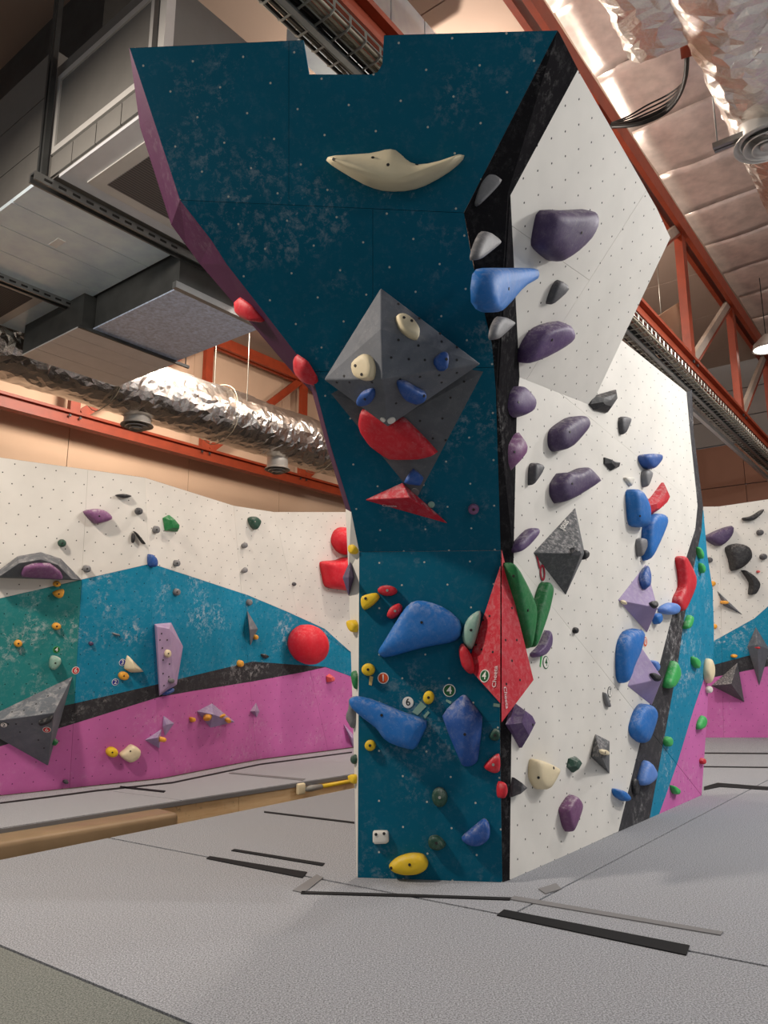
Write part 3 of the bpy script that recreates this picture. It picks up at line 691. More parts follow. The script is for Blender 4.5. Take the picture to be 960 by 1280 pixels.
hold(FL, ell(535.6, 872, 7, 8.8, 0.2), 0.05, 'h_yellow', 'round yellow hold beside the white number 6 sticker')
hold(FL, ell(462.5, 932, 7, 7), 0.04, 'h_yellow', 'round yellow hold below the blue wing hold')
hold(FL, [(611, 921), (617.7, 911), (624.5, 913), (624.5, 924.5), (616, 926)], 0.05, 'h_darkgreen', 'small dark green hold right of the blue gem hold', lump=0.1)
hold(FL, [(604, 959), (613.6, 948), (624.5, 942), (625, 964.5), (615, 966)], 0.06, 'h_red', 'red wedge hold at the tower corner, below the dark green one', bolt_mat='steel_bolt')
hold(FL, ell(549.5, 997, 10, 12.6, -0.1), 0.06, 'h_darkgreen', 'dark green egg-shaped hold low on the tower front', lump=0.08, bolt_mat='steel_bolt')
hold(FL, [(535, 1052), (538, 1046), (547, 1045), (556, 1053), (557, 1058), (548, 1063.5), (537, 1060)], 0.055, 'h_darkgreen', 'dark green lumpy hold above the large yellow oval', lump=0.12)
hold(FL, [(466, 1041), (468, 1038.5), (483, 1038.5), (485.5, 1041), (485.5, 1052), (482, 1054.5), (469, 1055), (466, 1052)], 0.03, 'h_white', 'white rounded-square hold low on the left of tower front', prof='flat', sm=1, bolt=[(470, 1043), (480, 1042)])
hold(FL, [(576, 1048), (593, 1033.6), (605.5, 1023.6), (612, 1032), (611.7, 1048.5), (599, 1058), (585, 1056.6)], 0.07, 'h_deepblue', 'blue fan-shaped hold low on the right of tower front', bolt=None)
hold(FL, [(485.5, 1083), (496, 1073), (512, 1068), (528, 1069), (534.5, 1078), (533, 1087), (522, 1093), (505, 1094), (491, 1090)], 0.08, 'h_yellow', 'large yellow oval hold at the foot of the tower front', bolt=[(512, 1081), (489, 1085)])
STR0 = strip_plane(0)
hold(STR0, [(625.5, 984), (628, 977), (631, 980), (632, 990), (629, 998), (626, 996)], 0.05, 'h_red', 'red knob hold on the black strip of the tower corner', bolt=None)
sticker(FL, 479, 847.7, 0.036, '1', 'tag_orange', 'round orange sticker reading 1 on the tower front')
sticker(FL, 510, 878, 0.036, '6', 'tag_white', 'round white sticker reading 6 on the tower front', ink='tag_black', rot=0.15)
sticker(FL, 561.6, 863, 0.040, '4', 'tag_green', 'round green sticker reading 4 above the blue gem hold')
def tape(pl, pts, mat, label):
    P = [pl.hit(*p, 0.003) for p in pts]; vs = P + [p - pl.n * 0.003 for p in P]; n = len(P)
    fs = [tuple(range(n)), tuple(range(2 * n - 1, n - 1, -1))] + [(i, n + i, n + (i + 1) % n, (i + 1) % n) for i in range(n)]
    tag(mesh('tape_tab', vs, fix_normals(vs, fs), mat), label, 'tape')
tape(FL, [(462, 845), (466.5, 846), (464.5, 857), (461, 856)], 'wood_tape', 'tan tape tab hanging under the round yellow hold by sticker 1')
tape(FL, [(515, 890), (526, 877), (533, 883), (522, 894)], 'h_palegreen', 'pale patterned tape square below the white sticker 6')
tape(FL, [(529, 895), (535, 888.5), (537, 891), (531.5, 898)], 'h_palegreen', 'small pale green tape tab at the blue wing hold tip')
tape(FL, [(558, 874), (564.5, 877), (563, 880), (557, 876.5)], 'h_palegreen', 'small pale green tape tab under the green sticker 4')
tape(FL, [(617, 879), (625, 880), (624.5, 884), (616.5, 883)], 'h_palegreen', 'small pale green tape tab at the foot of the red corner volume')
# left bevel holds
hold(LBEV, ell(441, 686, 4.2, 7), 0.05, 'h_yellow', 'yellow hold at the top of the narrow white tower edge', bolt=None)
hold(LBEV, ell(439, 675, 2.5, 4.5), 0.03, 'h_red', 'small red hold above the yellow one on the tower edge', bolt=None)
volume(LBEV, [(428, 722), (438, 699), (443, 722), (436, 746)], [(436, 722, 0.10)], [(0, 1, 4), (1, 2, 4), (2, 3, 4), (3, 0, 4)], 'h_darkpurple', 'dark purple gem volume on the narrow white tower edge')
hold(LBEV, [(434.5, 776), (441, 775), (445.5, 781), (444, 790), (440, 790), (436, 784)], 0.05, 'h_yellow', 'yellow hold below the dark purple gem on the tower edge', bolt=None)
hold(LBEV, [(440, 842), (443, 838), (447, 845), (446, 862), (443, 858)], 0.04, 'h_green', 'green leaf-shaped hold on the narrow tower edge', bolt=None)
hold(LBEV, [(437, 880), (440, 870), (443, 880), (443, 905), (439, 911), (436, 898)], 0.05, 'h_grey', 'grey pitted hold behind the tip of the blue wing hold', bolt=None, lump=0.2)
hold(LBEV, ell(443.5, 949, 4, 6.5), 0.04, 'h_darkgreen', 'dark green knob low on the narrow tower edge', bolt=None)
hold(LBEV, [(436, 969), (446, 968), (446, 979), (441, 979)], 0.05, 'h_yellow', 'yellow knob lowest on the narrow tower edge', bolt=None)
# red holds on the purple bevel
BV4 = plane3(inn[4], out[5], inn[5]); BV5 = plane3(inn[5], out[6], inn[6])
hold(BV4, [(290, 380), (292, 386), (302, 396), (318, 404), (326, 404), (310, 385), (296, 375)], 0.06, 'h_red', 'red wedge hold on the purple edge, level with grey duct', prof='facet', sm=1, bolt=None)
hold(BV5, [(364, 454), (367, 447), (380, 456), (391, 474), (393, 484), (384, 482), (369, 466)], 0.06, 'h_red', 'red wedge hold lower on the purple edge of tower', prof='facet', sm=1, bolt=None)

# ---- red corner volumes (wrap the tower corner)
top3, bot3 = aty(627, 687, 4.80), aty(627, 903, 4.58)
lft3 = FL.hit(584, 833); inn3 = FL.hit(620, 800) + U * 0.05; gapv = np.array([-0.003, 0, 0])
def solid(name, vs, fs, mat, label, cat='climbing volume'):
    fs = fix_normals(vs, fs); o = mesh(name, vs, fs, mat); tag(o, label, cat); v = Vol(); v.vs, v.fs, v.o = vs, fs, o; return v
def ridge(y): t = (y - 687) / (903 - 687); return plane3(top3, bot3, top3 + U).hit(626, y)
tl3, bl3 = ridge(707) + gapv, ridge(879) + gapv
RL = solid('wall_volume', [tl3, lft3, bl3, FL.hit(624, 715) + U * 0.01, FL.hit(622, 868) + U * 0.01], [(0, 1, 2), (0, 3, 1), (1, 4, 2), (0, 2, 4, 3), (1, 3, 4)], 'v_red', 'tall red triangular volume with green sticker 4, left half at the tower corner')
rgt3 = PC.hit(667, 850, 0.10)
RR = solid('wall_volume', [top3, bot3, rgt3, FL.hit(627, 700) + U * 0.03, FL.hit(627, 880) + U * 0.03, PC.hit(655, 860)], [(0, 1, 2), (0, 2, 5, 3), (2, 1, 4, 5), (0, 3, 4, 1), (3, 5, 4)], 'v_red', 'tall red kite-shaped volume wrapping onto the white side of the tower')
vdot(RL, [(615, 730), (604, 775), (616, 815), (595, 806), (602, 812), (612, 770)]); vdot(RR, [(632, 715), (640, 760), (632, 800), (640, 826), (650, 850), (633, 855), (646, 800)])
q = on_vol(RL, 606, 845); text_mesh('lettering', 'Cheeta', q, 619.5, 846, 0.045, 'ink_pale', RL.o, math.pi / 2); 
sticker(Plane(q.A + q.n * 0.002, q.n), 606, 845, 0.040, '4', 'tag_green', 'round green sticker reading 4 on the red corner volume')
q = on_vol(RR, 632, 875); text_mesh('lettering', 'Cheeta', q, 631.5, 872, 0.045, 'ink_pale', RR.o, -math.pi / 2)
hold(FL, [(580, 805), (578, 790), (585, 772), (601, 762), (599, 785), (590, 812)], 0.10, 'h_palegreen', 'pale chalky green hold left of the red corner volume')
hold(FL, [(573, 812), (579, 803), (590, 820), (594, 840), (586, 842), (577, 832)], 0.10, 'h_red', 'red lumpy hold tucked under the left of red corner volume', bolt=None)

# ---- white side of the tower: upper overhang
hold(PA, [(685, 263.6), (711, 265), (732.5, 263.6), (743, 263.6), (747, 270), (746, 281), (738, 297.5), (719, 316), (702.7, 326.7), (694.6, 327), (677, 312), (675, 304), (679.7, 278.5)], 0.14, 'h_darkpurple', 'largest dark purple hold, highest on the white overhang', apex=(712, 285), bolt=(727, 291))
hold(PA, [(654, 453), (656.7, 439.7), (670, 416.6), (683.7, 408.5), (708, 403), (716, 411), (717.6, 422), (705, 433), (678, 448), (659, 455)], 0.13, 'h_purple', 'chunky purple hold at the foot of the white overhang', apex=(690, 420), bolt=(690, 425))
hold(PA, [(700, 350), (712, 360), (690.5, 380), (686, 379), (692, 361)], 0.05, 'h_darkgrey', 'small dark grey teardrop between two purple overhang holds', bolt=None)
S4, S5 = strip_plane(3), strip_plane(4)
hold(S5, [(610.6, 213.5), (624, 221.7), (627, 228), (600, 255.5), (594, 253), (600, 230)], 0.05, 'h_grey', 'topmost grey triangular hold on the black strip', bolt=None, sm=2)
hold(S4, [(608, 288), (625, 300), (622, 306), (598, 325), (594, 322), (598, 306)], 0.05, 'h_grey', 'grey triangular hold just above the blue L-shaped hold', bolt=None)
hold(strip_plane(3), [(627, 395), (642.6, 402), (640, 407), (620, 425), (616.6, 421), (619, 408)], 0.05, 'h_grey', 'grey triangular hold just below the blue L-shaped hold', bolt=None)
hold(strip_plane(3), [(605, 341), (616, 335), (640, 335), (665, 334.6), (674, 339.5), (673, 346), (651, 357), (637.7, 373), (624, 389.6), (616, 390), (602.5, 380)], 0.12, 'h_blue', 'bright blue L-shaped hold on the black strip by overhang', spine=[(616, 378), (622, 352), (662, 342)], bolt=(636, 361))
# ---- white side of the tower: large facet
H = lambda *a, **k: hold(PB, *a, **k)
H([(646, 482), (654, 486), (666, 500.6), (663.6, 514), (651, 521), (638, 518), (632, 509), (635, 492.5)], 0.13, 'h_purple', 'stubby purple cylinder hold straddling the black strip')
H([(695, 541), (699, 533), (716.5, 521), (730, 519.6), (734.6, 529), (730, 538.5), (711, 560), (700, 563), (695, 555)], 0.13, 'h_darkpurple', 'dark purple rounded horn hold on white, beside the purple cylinder')
H([(653, 540), (660, 555), (658, 568), (640.6, 590), (631, 583), (628.5, 565.6), (631, 553)], 0.10, 'h_plum', 'plum crystal hold on the edge of the black strip', prof='facet', sm=1)
H([(697.5, 603.5), (705.6, 591), (719, 590), (734, 584), (749, 601), (716.5, 622.5), (703, 628), (697, 617)], 0.13, 'h_darkpurple', 'dark purple block hold with long shadow above grey pyramid', sm=1)
H([(667.7, 578), (680, 583), (666, 605.7), (664.5, 603.5), (665, 587)], 0.06, 'h_darkgrey', 'small dark grey triangle beside the plum crystal hold', bolt=None)
H([(743.5, 495), (773, 486.5), (774.7, 496.6), (762.5, 515), (747.6, 511.5), (741.6, 504.7)], 0.08, 'h_black', 'black faceted rock hold at the overhang tip', prof='facet', sm=0, bolt=None)
H([(776, 521), (787, 522), (787.7, 526), (781, 542), (777, 541)], 0.05, 'h_darkgrey', 'small grey teardrop right of the black rock hold', bolt=None)
H([(758, 571.6), (765, 576), (777, 578), (776, 583), (766, 588), (758, 579)], 0.05, 'h_black', 'small black jagged hold above a tiny white one', prof='facet', sm=0, bolt=None)
H([(781, 597), (793, 597), (789, 607.6)], 0.03, 'h_white', 'tiny white triangular hold below the jagged black one', sm=1, bolt=None)
H([(803.6, 569), (812.6, 567), (825.6, 568), (825.6, 575), (816.6, 586), (810, 584.6), (804.5, 576.5)], 0.09, 'h_deepblue', 'blue triangular hold highest among the blue ones on white', bolt=None)
H([(805, 588.6), (815, 589.5), (808.5, 608.5), (806, 606)], 0.06, 'h_grey', 'grey teardrop hold right under the blue triangular hold', bolt=None)
H([(790, 614), (796, 611), (802, 617), (808.5, 633), (810, 655), (807, 658.5), (793.6, 656), (791, 633)], 0.12, 'h_blue', 'long blue upright hold left of the red crystal', bolt=(800, 645))
H([(833, 603), (839, 617), (833, 629), (816.6, 644), (810, 644), (808.5, 633), (820.7, 620)], 0.10, 'h_red', 'red crystal hold between two long blue holds', prof='facet', sm=0, bolt=None)
H([(811, 649.6), (819, 642), (830, 643), (833.5, 652), (825, 674), (812.6, 699.7), (808.5, 695.6), (808.5, 671)], 0.10, 'h_blue', 'blue spoon-shaped hold tapering down below the red crystal', apex=(822, 655), bolt=None)
H([(798.5, 673), (810, 675), (802, 695), (799, 693)], 0.06, 'h_grey', 'grey teardrop hold left of the blue spoon-shaped hold', bolt=None)
H([(646, 679), (662, 662), (672.6, 660), (672, 667), (658, 683), (647, 691), (644.7, 687.5)], 0.07, 'h_purple', 'slim chalky purple bean hold by the black strip', bolt=None)
FP = [(0, 1, 4), (1, 2, 4), (2, 3, 4), (3, 0, 4)]
DG = volume(PB, [(719, 634), (666, 691), (707, 744), (731, 692)], [(727, 692, 0.20)], FP, 'v_darkgrey', 'dark grey chalky pyramid volume on the white tower side')
q = on_vol(DG, 707, 662); text_mesh('lettering', 'smol', q, 706, 657, 0.07, 'tag_white', DG.o, 0.85 + math.pi)
q = on_vol(DG, 716, 688); hold(q, [(714, 684), (726, 684), (727, 692), (715, 693)], 0.03, 'h_darkgrey', 'small dark block on the ridge of the dark grey pyramid', prof='facet', sm=0)
q = on_vol(DG, 722, 694)
hold(PB, [(729, 687), (734, 690), (733, 697), (728, 700)], 0.06, 'h_black', 'small black knob at the point of the dark grey pyramid', bolt=None)
L1 = volume(PB, [(807, 705), (772, 750), (808.6, 791), (820, 762)], [(822, 760, 0.16)], FP, 'v_lilac', 'upper lilac pyramid volume with a blue hold on its top')
q = on_vol(L1, 806, 720); hold(q, [(802, 716), (808.6, 706), (813, 719), (812, 733.5), (805.6, 734), (802, 725)], 0.06, 'h_deepblue', 'blue bean hold on the top of the upper lilac pyramid', bolt=None)
q = on_vol(L1, 781, 753); hold(q, ell(780, 753.5, 4, 2, 0.2), 0.02, 'h_cream', 'tiny cream oval hold at the left of the upper lilac pyramid', bolt=None)
q = on_vol(L1, 816, 757); hold(q, [(813, 752), (820, 751), (823, 757), (820, 760), (814, 756)], 0.03, 'h_black', 'tiny black and white hold on the upper lilac pyramid point', bolt=None)
H([(818, 770), (825, 766), (826, 776), (821, 781)], 0.06, 'h_blue', 'small blue knob behind the upper lilac pyramid point', bolt=None)
H([(829, 759), (841, 753), (848, 758), (847, 765), (841, 768.5), (829, 766)], 0.09, 'h_lightblue', 'light blue wedge hold left of the red boomerang', bolt=None)
H([(849, 697), (856, 696), (868, 720), (867, 736.5), (854.6, 763), (847, 762), (846, 748), (853, 733.5), (851.6, 713)], 0.09, 'h_red', 'chalky red boomerang-shaped hold on the black stripe', spine=[(853, 701), (861, 724), (852, 756)], bolt=None)
H([(777, 808), (785, 790), (798, 786), (804, 790), (798, 813.6), (786, 840), (782, 854.6), (777, 846)], 0.10, 'h_blue', 'long deep blue paddle hold between the lilac pyramids', bolt=None)
L2 = volume(PB, [(801, 808), (784, 857.6), (814.5, 882), (826, 850)], [(828, 848, 0.14)], FP, 'v_lilac', 'lower lilac pyramid volume beside the long blue paddle')
q = on_vol(L2, 818, 844); hold(q, [(813, 842), (818, 841), (827, 846), (826, 851), (819, 850)], 0.03, 'h_black', 'small black hold on the point of the lower lilac pyramid', bolt=None)
H([(814, 827), (820, 826), (823, 834), (820, 840)], 0.06, 'h_lightblue', 'small blue knob behind the lower lilac pyramid', bolt=None)
H([(798, 891), (805.6, 880.5), (816, 882), (820, 894), (811.6, 920.6), (805.6, 929.5), (794, 920.6), (792, 909)], 0.10, 'h_blue', 'chunky blue hold under the lower lilac pyramid', bolt=None)
sticker(PB, 806, 802, 0.05, '0', 'tag_orange', 'small orange sticker between the lilac pyramids', ink='tag_white')
# lower facet
K = lambda *a, **k: hold(PC, *a, **k)
def side_hold(*a, **k): return hold(PC, *a, **k)
K([(636, 704), (642, 708), (658, 735), (667, 757), (667, 776), (659, 813), (654, 794), (643, 743)], 0.09, 'h_green', 'large green blade hold beside the red corner volume', spine=[(644, 722), (660, 765), (659, 795)], bolt=[(642, 720), (660, 763)])
K([(680, 729), (685.5, 729), (689, 738), (684, 763), (671, 798), (665, 809.5), (663.6, 805), (669, 767.5)], 0.08, 'h_green', 'slim dark green blade hold right of the large green one', spine=[(683, 736), (677, 765), (667, 800)], bolt=None)
K([(685.5, 787), (689, 794), (688, 807), (680, 819), (670, 822), (667, 817), (677, 807)], 0.06, 'h_purple', 'grey-purple crescent hold above the green handwritten 4', bolt=None)
K([(647, 879), (663.6, 891), (671, 906), (656, 935), (640, 906)], 0.08, 'h_purple', 'purple diamond hold below the red corner volume', prof='facet', sm=0, apex=(662, 900), bolt=(666, 906))
K([(669, 951), (676, 950), (696, 959), (697, 965), (685, 986), (675, 986), (668, 972.5)], 0.09, 'h_cream', 'cream block hold low on the white side of tower', bolt=[(692, 960), (673, 972)])
K([(646, 972.5), (658, 984), (643, 997)], 0.07, 'h_darkgrey', 'small dark grey tetrahedron low beside the black strip', prof='facet', sm=0, bolt=None)
K([(715, 949), (722.5, 946), (727, 953), (719.5, 966), (713, 959)], 0.06, 'h_darkgreen', 'small dark green gem hold right of the cream block', prof='facet', sm=0, bolt=None)
K([(705, 1011), (718, 993), (727, 1004), (725, 1016), (715, 1041), (709, 1033.6), (705.6, 1018.6)], 0.08, 'h_plum', 'lilac drop-shaped hold lowest on the white side', apex=(714, 1012), bolt=None)
K([(770, 986), (780, 989), (787, 998), (782, 1002), (771.6, 995)], 0.07, 'h_blue', 'small blue pebble hold lowest on white by black stripe', bolt=None)
GP = volume(PC, [(744, 917), (738, 946), (762, 968), (762, 926)], [(752, 947, 0.12)], FP, 'v_darkgrey', 'small dark grey pyramid volume low on the white side')
q = on_vol(GP, 756, 941); hold(q, ell(756.6, 940.5, 4.8, 3.2, 0.6), 0.03, 'h_cream', 'small cream hold on the low dark grey pyramid')
K(ell(720, 788, 2.4, 4), 0.03, 'h_black', 'tiny black hold alone on white above the grey pyramid', bolt=None)
K([(755, 866), (757.5, 867), (762, 880), (763, 884), (758, 882)], 0.03, 'h_grey', 'slim grey sliver hold below the black oval sticker', bolt=None)
sticker(PC, 762, 865, 0.042, '7', 'tag_white', 'oval black-ringed sticker reading 7 on the white side', ring='tag_black', ink='tag_black')
sticker(PC, 682, 828, 0.044, '4', 'tag_white', 'green-ringed sticker reading 4 under the crescent hold', ring='tag_green', ink='tag_green')
tape(PC, [(676, 820), (678, 820), (676, 834), (675, 833)], 'h_lime', 'thin green tape tick under the crescent hold')
n1 = text_mesh('handwritten_number', '1', PB, 672, 702, 0.16, 'ink_red', None, 0.5); tag(n1, 'red handwritten 1 on white left of the dark grey pyramid', 'marking')
n1 = text_mesh('handwritten_number', '0', PB, 677.5, 717, 0.16, 'ink_red', None, 0.15); tag(n1, 'red handwritten 0 on white below the red 1', 'marking')
# stripes
K([(810, 950), (819.7, 965), (817.6, 974), (807, 982), (800.7, 980), (804, 965)], 0.08, 'h_lightblue', 'light blue drop hold low on the black stripe', bolt=None)
K([(792, 975), (797, 974), (799, 985), (796, 994), (792, 990)], 0.03, 'h_black', 'black hold low on the black stripe beside light blue drop', bolt=None, lump=0.2)
H([(844, 825.6), (849.7, 842), (841, 859.8), (833, 858), (840, 834.6)], 0.08, 'h_lime', 'chalky green hold on the black stripe beside the teal', bolt=None)
H([(857, 782.6), (862, 768.6), (866, 772), (862, 784), (858, 786.5)], 0.06, 'h_lime', 'pale green bean hold on teal beside the red boomerang', bolt=None)
H([(873, 683), (878, 690.6), (878, 699), (874, 694)], 0.05, 'h_lime', 'upper of two small green holds high on the teal stripe', bolt=None)
H([(876, 703), (880.6, 709), (879, 717), (876, 712.5)], 0.05, 'h_lime', 'lower of two small green holds high on the teal stripe', bolt=None)
H([(866.6, 820), (875, 826.6), (873, 836), (867, 830)], 0.05, 'h_lime', 'bright green hold mid-way down the teal stripe', bolt=None)
H([(879, 894), (883, 900), (880.6, 909), (873, 912.5), (874, 903)], 0.05, 'h_lime', 'bright green hold on the purple stripe at tower end', bolt=None)
H(ell(836, 927, 4, 6.5), 0.05, 'h_lime', 'small bright green hold low on the teal stripe', bolt=None)
K([(840, 981), (849, 987), (848, 993), (843, 992)], 0.05, 'h_lime', 'bright green hold low on the purple stripe near floor', bolt=None)
H([(883, 842), (885, 826), (888, 823), (891, 832), (891, 845), (887, 855)], 0.07, 'h_cream', 'cream oval hold on the end edge of the tower', bolt=None)
H(ell(887, 862, 3, 4.5), 0.04, 'h_white', 'round white hold below the cream oval at tower end', bolt=None)
H(ell(879, 951.5, 2.5, 4), 0.04, 'h_red', 'tiny red hold low on the end edge of tower', bolt=None)

# ---- left climbing wall holds
hold(F1, [(105, 639), (125, 636), (136, 641), (141, 649), (122, 655), (116, 651)], 0.12, 'h_plum', 'plum fin-shaped hold on the white upper left wall')
hold(F1, [(144.5, 619), (155, 617), (165.5, 620), (156, 623)], 0.07, 'h_black', 'thin black lens-shaped hold highest on the left wall', bolt=None)
hold(F1, ell(174, 639, 4.3, 4.6), 0.07, 'h_darkgrey', 'round grey hold below the black lens-shaped hold')
hold(F2, ell(196, 662, 3.2, 4.8), 0.06, 'h_grey', 'small grey hold left of the green gem on white')
hold(F2, [(207.5, 647.5), (214, 644), (225, 657.5), (224, 664.5), (210, 663)], 0.10, 'h_green', 'green gem-shaped hold on the white left wall', prof='facet', sm=0, bolt=None)
hold(F1, [(165, 669), (167.5, 666), (169, 672), (167, 679), (165, 677)], 0.05, 'h_black', 'small black sliver hold beside the black fin', bolt=None)
hold(F1, [(167.5, 664), (171, 666), (182, 680), (178, 679)], 0.06, 'h_black', 'long black fin hold on the white left wall', sm=1, bolt=None)
hold(F1, ell(78, 679, 4.8, 5), 0.07, 'h_darkgreen', 'round dark green hold above the grey arch volume')
hold(F1, ell(109, 711, 4.7, 4.8), 0.07, 'h_grey', 'round grey hold at the right end of grey arch')
ARC = volume(F1, [(-14, 722), (22, 695), (51, 690), (76, 698), (103, 725.5)], [(0, 720, 0.18), (24, 704, 0.28), (51, 699, 0.30), (72, 706, 0.26), (90, 724, 0.14)], [(0, 1, 6, 5), (1, 2, 7, 6), (2, 3, 8, 7), (3, 4, 9, 8), (0, 5, 9, 4), (5, 6, 7, 8, 9)], 'v_midgrey', 'grey arch-shaped volume with plum pocket on the left wall')
q = Plane(on_vol(ARC, 52, 716).A, on_vol(ARC, 52, 716).n)
hold(q, [(27.5, 721), (31, 710), (42.5, 706), (62.5, 706), (75, 715), (78, 724)], 0.05, 'h_plum', 'plum half-round hold set in the grey arch volume', sm=1, bolt=None)
hold(F1, ell(71.5, 730, 4.6, 3.8), 0.06, 'h_orange', 'yellow hold right under the grey arch volume')
hold(F1, [(67, 740), (80, 736), (79, 745), (74, 748), (68, 744)], 0.07, 'h_orange', 'large yellow wedge hold, second under the grey arch')
hold(F1, ell(71, 783, 5.5, 4.5), 0.06, 'h_orange', 'yellow oval hold above the green-ringed sticker 4')
hold(F1, ell(23, 804.5, 5, 4.6, -0.3), 0.06, 'h_orange', 'yellow oval hold farthest from the tower on green-teal paint')
hold(F2, [(188, 692), (194, 697), (196, 704), (194, 709), (188, 707)], 0.08, 'h_deepblue', 'blue half-disc hold at the wall fold on paint boundary', bolt=None)
hold(F2, ell(221.5, 704, 3, 4.2), 0.06, 'h_grey', 'small grey hold just above the teal boundary')
hold(F2, ell(221.5, 740, 3.6, 4.4), 0.05, 'h_grey', 'chalky grey hold on teal left of chalk marks', lump=0.1)
hold(F1, ell(114, 804.5, 2.8, 2.6), 0.04, 'h_darkpurple', 'tiny dark purple hold on the teal left wall', bolt=None)
hold(F1, [(141, 791), (150, 793), (149, 795), (142, 793)], 0.04, 'h_grey', 'thin grey sliver hold on the teal left wall', bolt=None)
TV = volume(F2, [(193, 780), (214, 778), (229, 808), (221, 856), (199, 870)], [(196, 783, 0.16), (212, 786, 0.17), (217, 853, 0.16), (200, 867, 0.16)], [(0, 1, 6, 5), (1, 2, 6), (2, 3, 7), (2, 7, 6), (3, 4, 8, 7), (4, 0, 5, 8), (5, 6, 7, 8)], 'v_palelilac', 'tall pale lilac column volume on the left wall')
vdot(TV, [(202, 792), (209, 800), (203, 810), (204, 825), (212, 830), (204, 842), (211, 846), (205, 857), (200, 800)], r=0.009)
q = on_vol(TV, 210, 817); hold(q, ell(210.5, 817, 3.2, 5), 0.04, 'h_cream', 'cream oval hold on the tall lilac column volume')
q = on_vol(TV, 214, 851); hold(q, ell(214.5, 851, 3.2, 3.2), 0.04, 'h_grey', 'grey knob hold low on the tall lilac column volume', bolt=None)
hold(F2, [(203, 866), (216, 860), (216, 864), (206, 869)], 0.08, 'h_deepblue', 'thin blue hold under the tall lilac column volume', bolt=None, sm=1)
hold(F1, [(62.5, 834), (65, 820), (76, 822.5), (75, 830), (67.5, 838)], 0.10, 'h_palegreen', 'chalky pale green hold under the green-ringed sticker 4')
sticker(F1, 70.5, 812, 0.036, '4', 'tag_green', 'round green sticker reading 4 on the left wall', ring='h_lime')
sticker(F1, 94.5, 838, 0.040, '6', 'tag_red', 'round red sticker at the tip of the big grey pyramid')
sticker(F1, 153, 828, 0.038, '3', 'tag_blue', 'round blue sticker reading 3 beside the cream horn hold')
sticker(F1, 144, 852.5, 0.038, '2', 'tag_blue', 'round blue sticker reading 2 below the sticker 3')
BG = volume(F1, [(91, 845), (-34, 905), (60, 957.5)], [(67.5, 891, 0.42)], [(0, 1, 3), (1, 2, 3), (2, 0, 3)], 'v_grey', 'big grey pyramid volume low on the left climbing wall')
vdot(BG, [(75, 860), (60, 870), (45, 880), (30, 888), (15, 890), (10, 905), (25, 915), (40, 905), (48, 925), (55, 935), (20, 905), (52, 890)], r=0.009)
q = on_vol(BG, 57, 901); hold(q, [(48, 903), (57, 900), (65, 896), (66, 900), (60, 904), (50, 907)], 0.05, 'h_black', 'black hook hold on the big grey pyramid volume', bolt=None)
sticker(Plane(on_vol(BG, 58.5, 912).A, on_vol(BG, 58.5, 912).n), 58.5, 912, 0.040, '6', 'tag_red', 'round red sticker reading 6 on the big grey pyramid')
sticker(Plane(on_vol(BG, 5, 906).A, on_vol(BG, 5, 906).n), 5, 906, 0.036, '2', 'tag_white', 'white sticker reading 2 on the big grey pyramid', ring='tag_black', ink='tag_black')
hold(F1, [(62, 929), (67, 923), (73, 926), (68, 932)], 0.10, 'h_green', 'small green hold behind the big grey pyramid volume', bolt=None)
hold(F1, [(161, 820), (170, 829), (180.5, 840), (165, 841), (157, 836)], 0.10, 'h_cream', 'cream horn-shaped hold on the teal left wall', bolt=None, prof='facet', sm=1)
hold(F1, ell(155, 845, 6.5, 5.4, 0.2), 0.06, 'h_orange', 'yellow oval hold below the cream horn hold')
hold(F1, ell(140.5, 940.5, 7.2, 6.4), 0.08, 'h_yellow', 'bright yellow hold on purple beside a cream slab hold')
hold(F1, [(150, 944), (158, 937), (165, 931), (176, 937.5), (174, 947.5), (162.5, 954)], 0.09, 'h_cream', 'cream slab hold low on the purple left wall', bolt=(163, 939))
volume(F2, [(204, 894), (218, 904), (206, 921), (203, 908)], [(208, 906, 0.06)], FP, 'v_lilac', 'upper of two small lilac volumes at the purple fold')
volume(F1, [(180.5, 925), (202, 911), (199.5, 936)], [(197, 922, 0.16)], [(0, 1, 3), (1, 2, 3), (2, 0, 3)], 'v_lilac', 'lower of two small lilac volumes at the purple fold')
hold(F2, ell(201, 924, 3, 3.5), 0.14, 'h_orange', 'tiny yellow hold between the two small lilac volumes', bolt=None)
hold(F1, ell(82.5, 977.5, 3.4, 2.4), 0.05, 'h_darkgrey', 'tiny dark hold at the bottom of the purple wall', bolt=None)
LD = volume(F2, [(245.5, 889), (265, 879), (294, 902.5), (263, 910)], [(266, 893, 0.16)], FP, 'v_lilac', 'flat lilac diamond volume with yellow holds on purple')
q = on_vol(LD, 258, 897); hold(q, ell(259, 897.5, 5.5, 2.8), 0.05, 'h_orange', 'largest yellow hold on the flat lilac diamond', bolt=None)
q = on_vol(LD, 284, 900); hold(q, ell(285.5, 901, 3.5, 2.6), 0.04, 'h_orange', 'yellow hold at the right point of the lilac diamond', bolt=None)
q = on_vol(LD, 278, 894); hold(q, ell(279, 894.5, 2.6, 1.8), 0.04, 'h_orange', 'tiny yellow hold on the top edge of lilac diamond', bolt=None)
hold(F2, [(238, 897), (243, 897), (244, 901), (240, 903)], 0.05, 'h_orange', 'small yellow hold left of the flat lilac diamond', bolt=None)
volume(F3, [(320, 878), (312, 889), (321, 897), (324.5, 889)], [(319, 889, 0.12)], FP, 'v_palelilac', 'tiny pale lilac tetrahedron volume on the purple wall')
volume(F3, [(309, 762.5), (322.5, 786), (313, 807.5)], [(312, 787, 0.14)], [(0, 1, 3), (1, 2, 3), (2, 0, 3)], 'v_grey', 'slim grey wedge volume at the teal wall fold')
